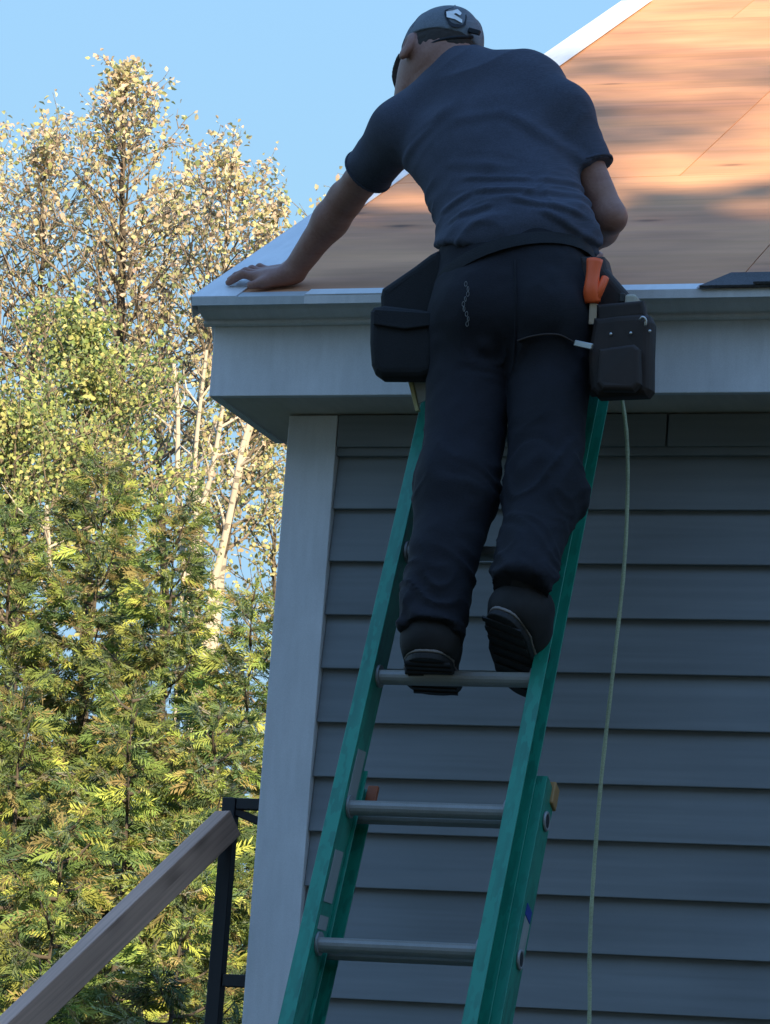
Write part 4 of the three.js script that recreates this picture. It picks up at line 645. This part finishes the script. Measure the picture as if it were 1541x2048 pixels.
  A('smaller yellow-green tree beside the spruces', [[20, 1400], [22, 1150], [24, 1000], [28, 850]], 30, 0.06, 0.30, t => 1.0 * Math.pow(1 - t * t, 0.6) + 0.15, { seed: 22, limbs: 50, twigs: 9, leaves: 14, leaf: 0.045, pal: () => YEL, bark: M.barkDark });
  // spruces
  const SP = [[0.145, 0.20, 0.042], [0.215, 0.255, 0.052], [0.095, 0.145, 0.036], [0.29, 0.31, 0.062], [0.05, 0.09, 0.027], [0.22, 0.17, 0.06]];
  const C = (label, px, py, dist, o) => { const t = far(px, py, dist); count += conifer('spruce_tree', label, 'spruces beside the house', onGround(t), t.y, { low: 0.7, dy: 0.06, wide: 0.22, gap: 0.050, size: 0.135, pal: SP, ...o }); };
  C('tall spruce in front of the yellow-green tree', 210, 905, 27, { seed: 31 });
  C('spruce standing next to the bare white stems', 352, 1000, 26, { seed: 32 });
  C('spruce close behind the corner board', 505, 1180, 25, { seed: 33 });
  C('spruce beyond the sunlit orange stem', 40, 1010, 27, { seed: 34 });
  C('short spruce above the wooden handrail', 268, 1380, 22, { seed: 35 });
  C('broad low spruce where the handrail descends', 60, 1330, 22.5, { seed: 36 });
  C('low spruce behind the dark handrail post', 450, 1400, 22, { seed: 37 });
  C('small spruce just above the lower end of the handrail', 130, 1640, 19.5, { seed: 40 });
  C('small spruce between the handrail and the post', 370, 1660, 19.5, { seed: 41 });
  C('spruce at the outer edge of the wood', -150, 1050, 24, { seed: 38 });
  C('spruce hidden behind the house corner', 650, 1250, 27, { seed: 39 });
  // the wood goes on to both sides, out of the picture
  [[-400, 1020, 26, 61], [-640, 1000, 25, 62], [-900, 1020, 26, 63], [860, 1150, 28, 64], [1060, 1100, 29, 65]].forEach(([px, py, d, seed]) => C('spruce farther along the edge of the wood', px, py, d, { seed, dy: 0.08 }));
  [[-330, 330, D, 66], [-620, 260, D + 2, 67], [760, 420, D + 2, 68], [980, 380, D + 3, 69]].forEach(([px, py, d, seed]) => A('autumn tree farther along the edge of the wood', [[px, 1400], [px + 6, 1000], [px - 4, 650], [px, py]], d, 0.09, 0.34, t => 1.7 * Math.pow(1 - t * t, 0.6) + 0.2, { seed, limbs: 46, pal: autumn(0.55, 0.85), bark: M.barkDark }));
  // trees behind the viewer that shade the house front
  const GR = [[0.040, 0.052, 0.022], [0.050, 0.060, 0.022], [0.065, 0.065, 0.025]];
  const S = (label, x, z, h, seed, R, o = {}) => count += broadleaf('maple_tree', label, 'trees behind the viewer', [V(x, 0, z), V(x + 0.1, h * 0.35, z), V(x, h * 0.7, z + 0.1), V(x - 0.1, h * 0.97, z)], 0.16, o.h0 ?? 0.2, t => R * (1 - 0.55 * t * t) + 0.1, { leafMat: M.leafThick, seed, el: 0.40, rise: 0.45, lift: 0.1, limbs: 80, twigs: 8, leaves: 15, leaf: 0.22, spread: 0.5, bark: M.barkDark, pal: () => GR, ...o });
  const dense = 'leafy green tree shading the house front from behind the viewer', tall = 'broad leafy tree at the edge of the wood behind the viewer';
  [[10.3, 14, 9.45, 2.4], [12.4, 17, 10.7, 2.4], [14.6, 20, 12.0, 2.6], [8.0, 14.6, 9.7, 2.3], [12.6, 13.6, 9.2, 2.2], [10.2, 17.4, 10.9, 2.4], [9.0, 11.8, 8.4, 2.0], [15.2, 16.2, 10.6, 2.4]].forEach(([x, z, h, R], i) => S(dense, x, z, h, 51 + i, R));
  S('slender tree with a small high crown behind the viewer', 16.2, 22, 15.6, 91, 1.6, { limbs: 12, twigs: 5, leaves: 5, leaf: 0.2, spread: 0.3, el: 0.12, rise: 0, lift: 0.0, h0: 0.965 });
  [[4.8, 16, 8.6], [-0.6, 17, 9.2], [-7, 16, 9.4], [-13, 12, 9.6], [20.5, 15, 9], [24, 9, 9.6]].forEach(([x, z, h], i) => S(tall, x, z, h, 71 + i, 3.0, { limbs: 46, twigs: 6, leaves: 11, leaf: 0.46, spread: 0.9 }));
}


scene.traverse(o => { if (o.isMesh) { o.castShadow = true; o.receiveShadow = true; } });
renderer.render(scene, camera);
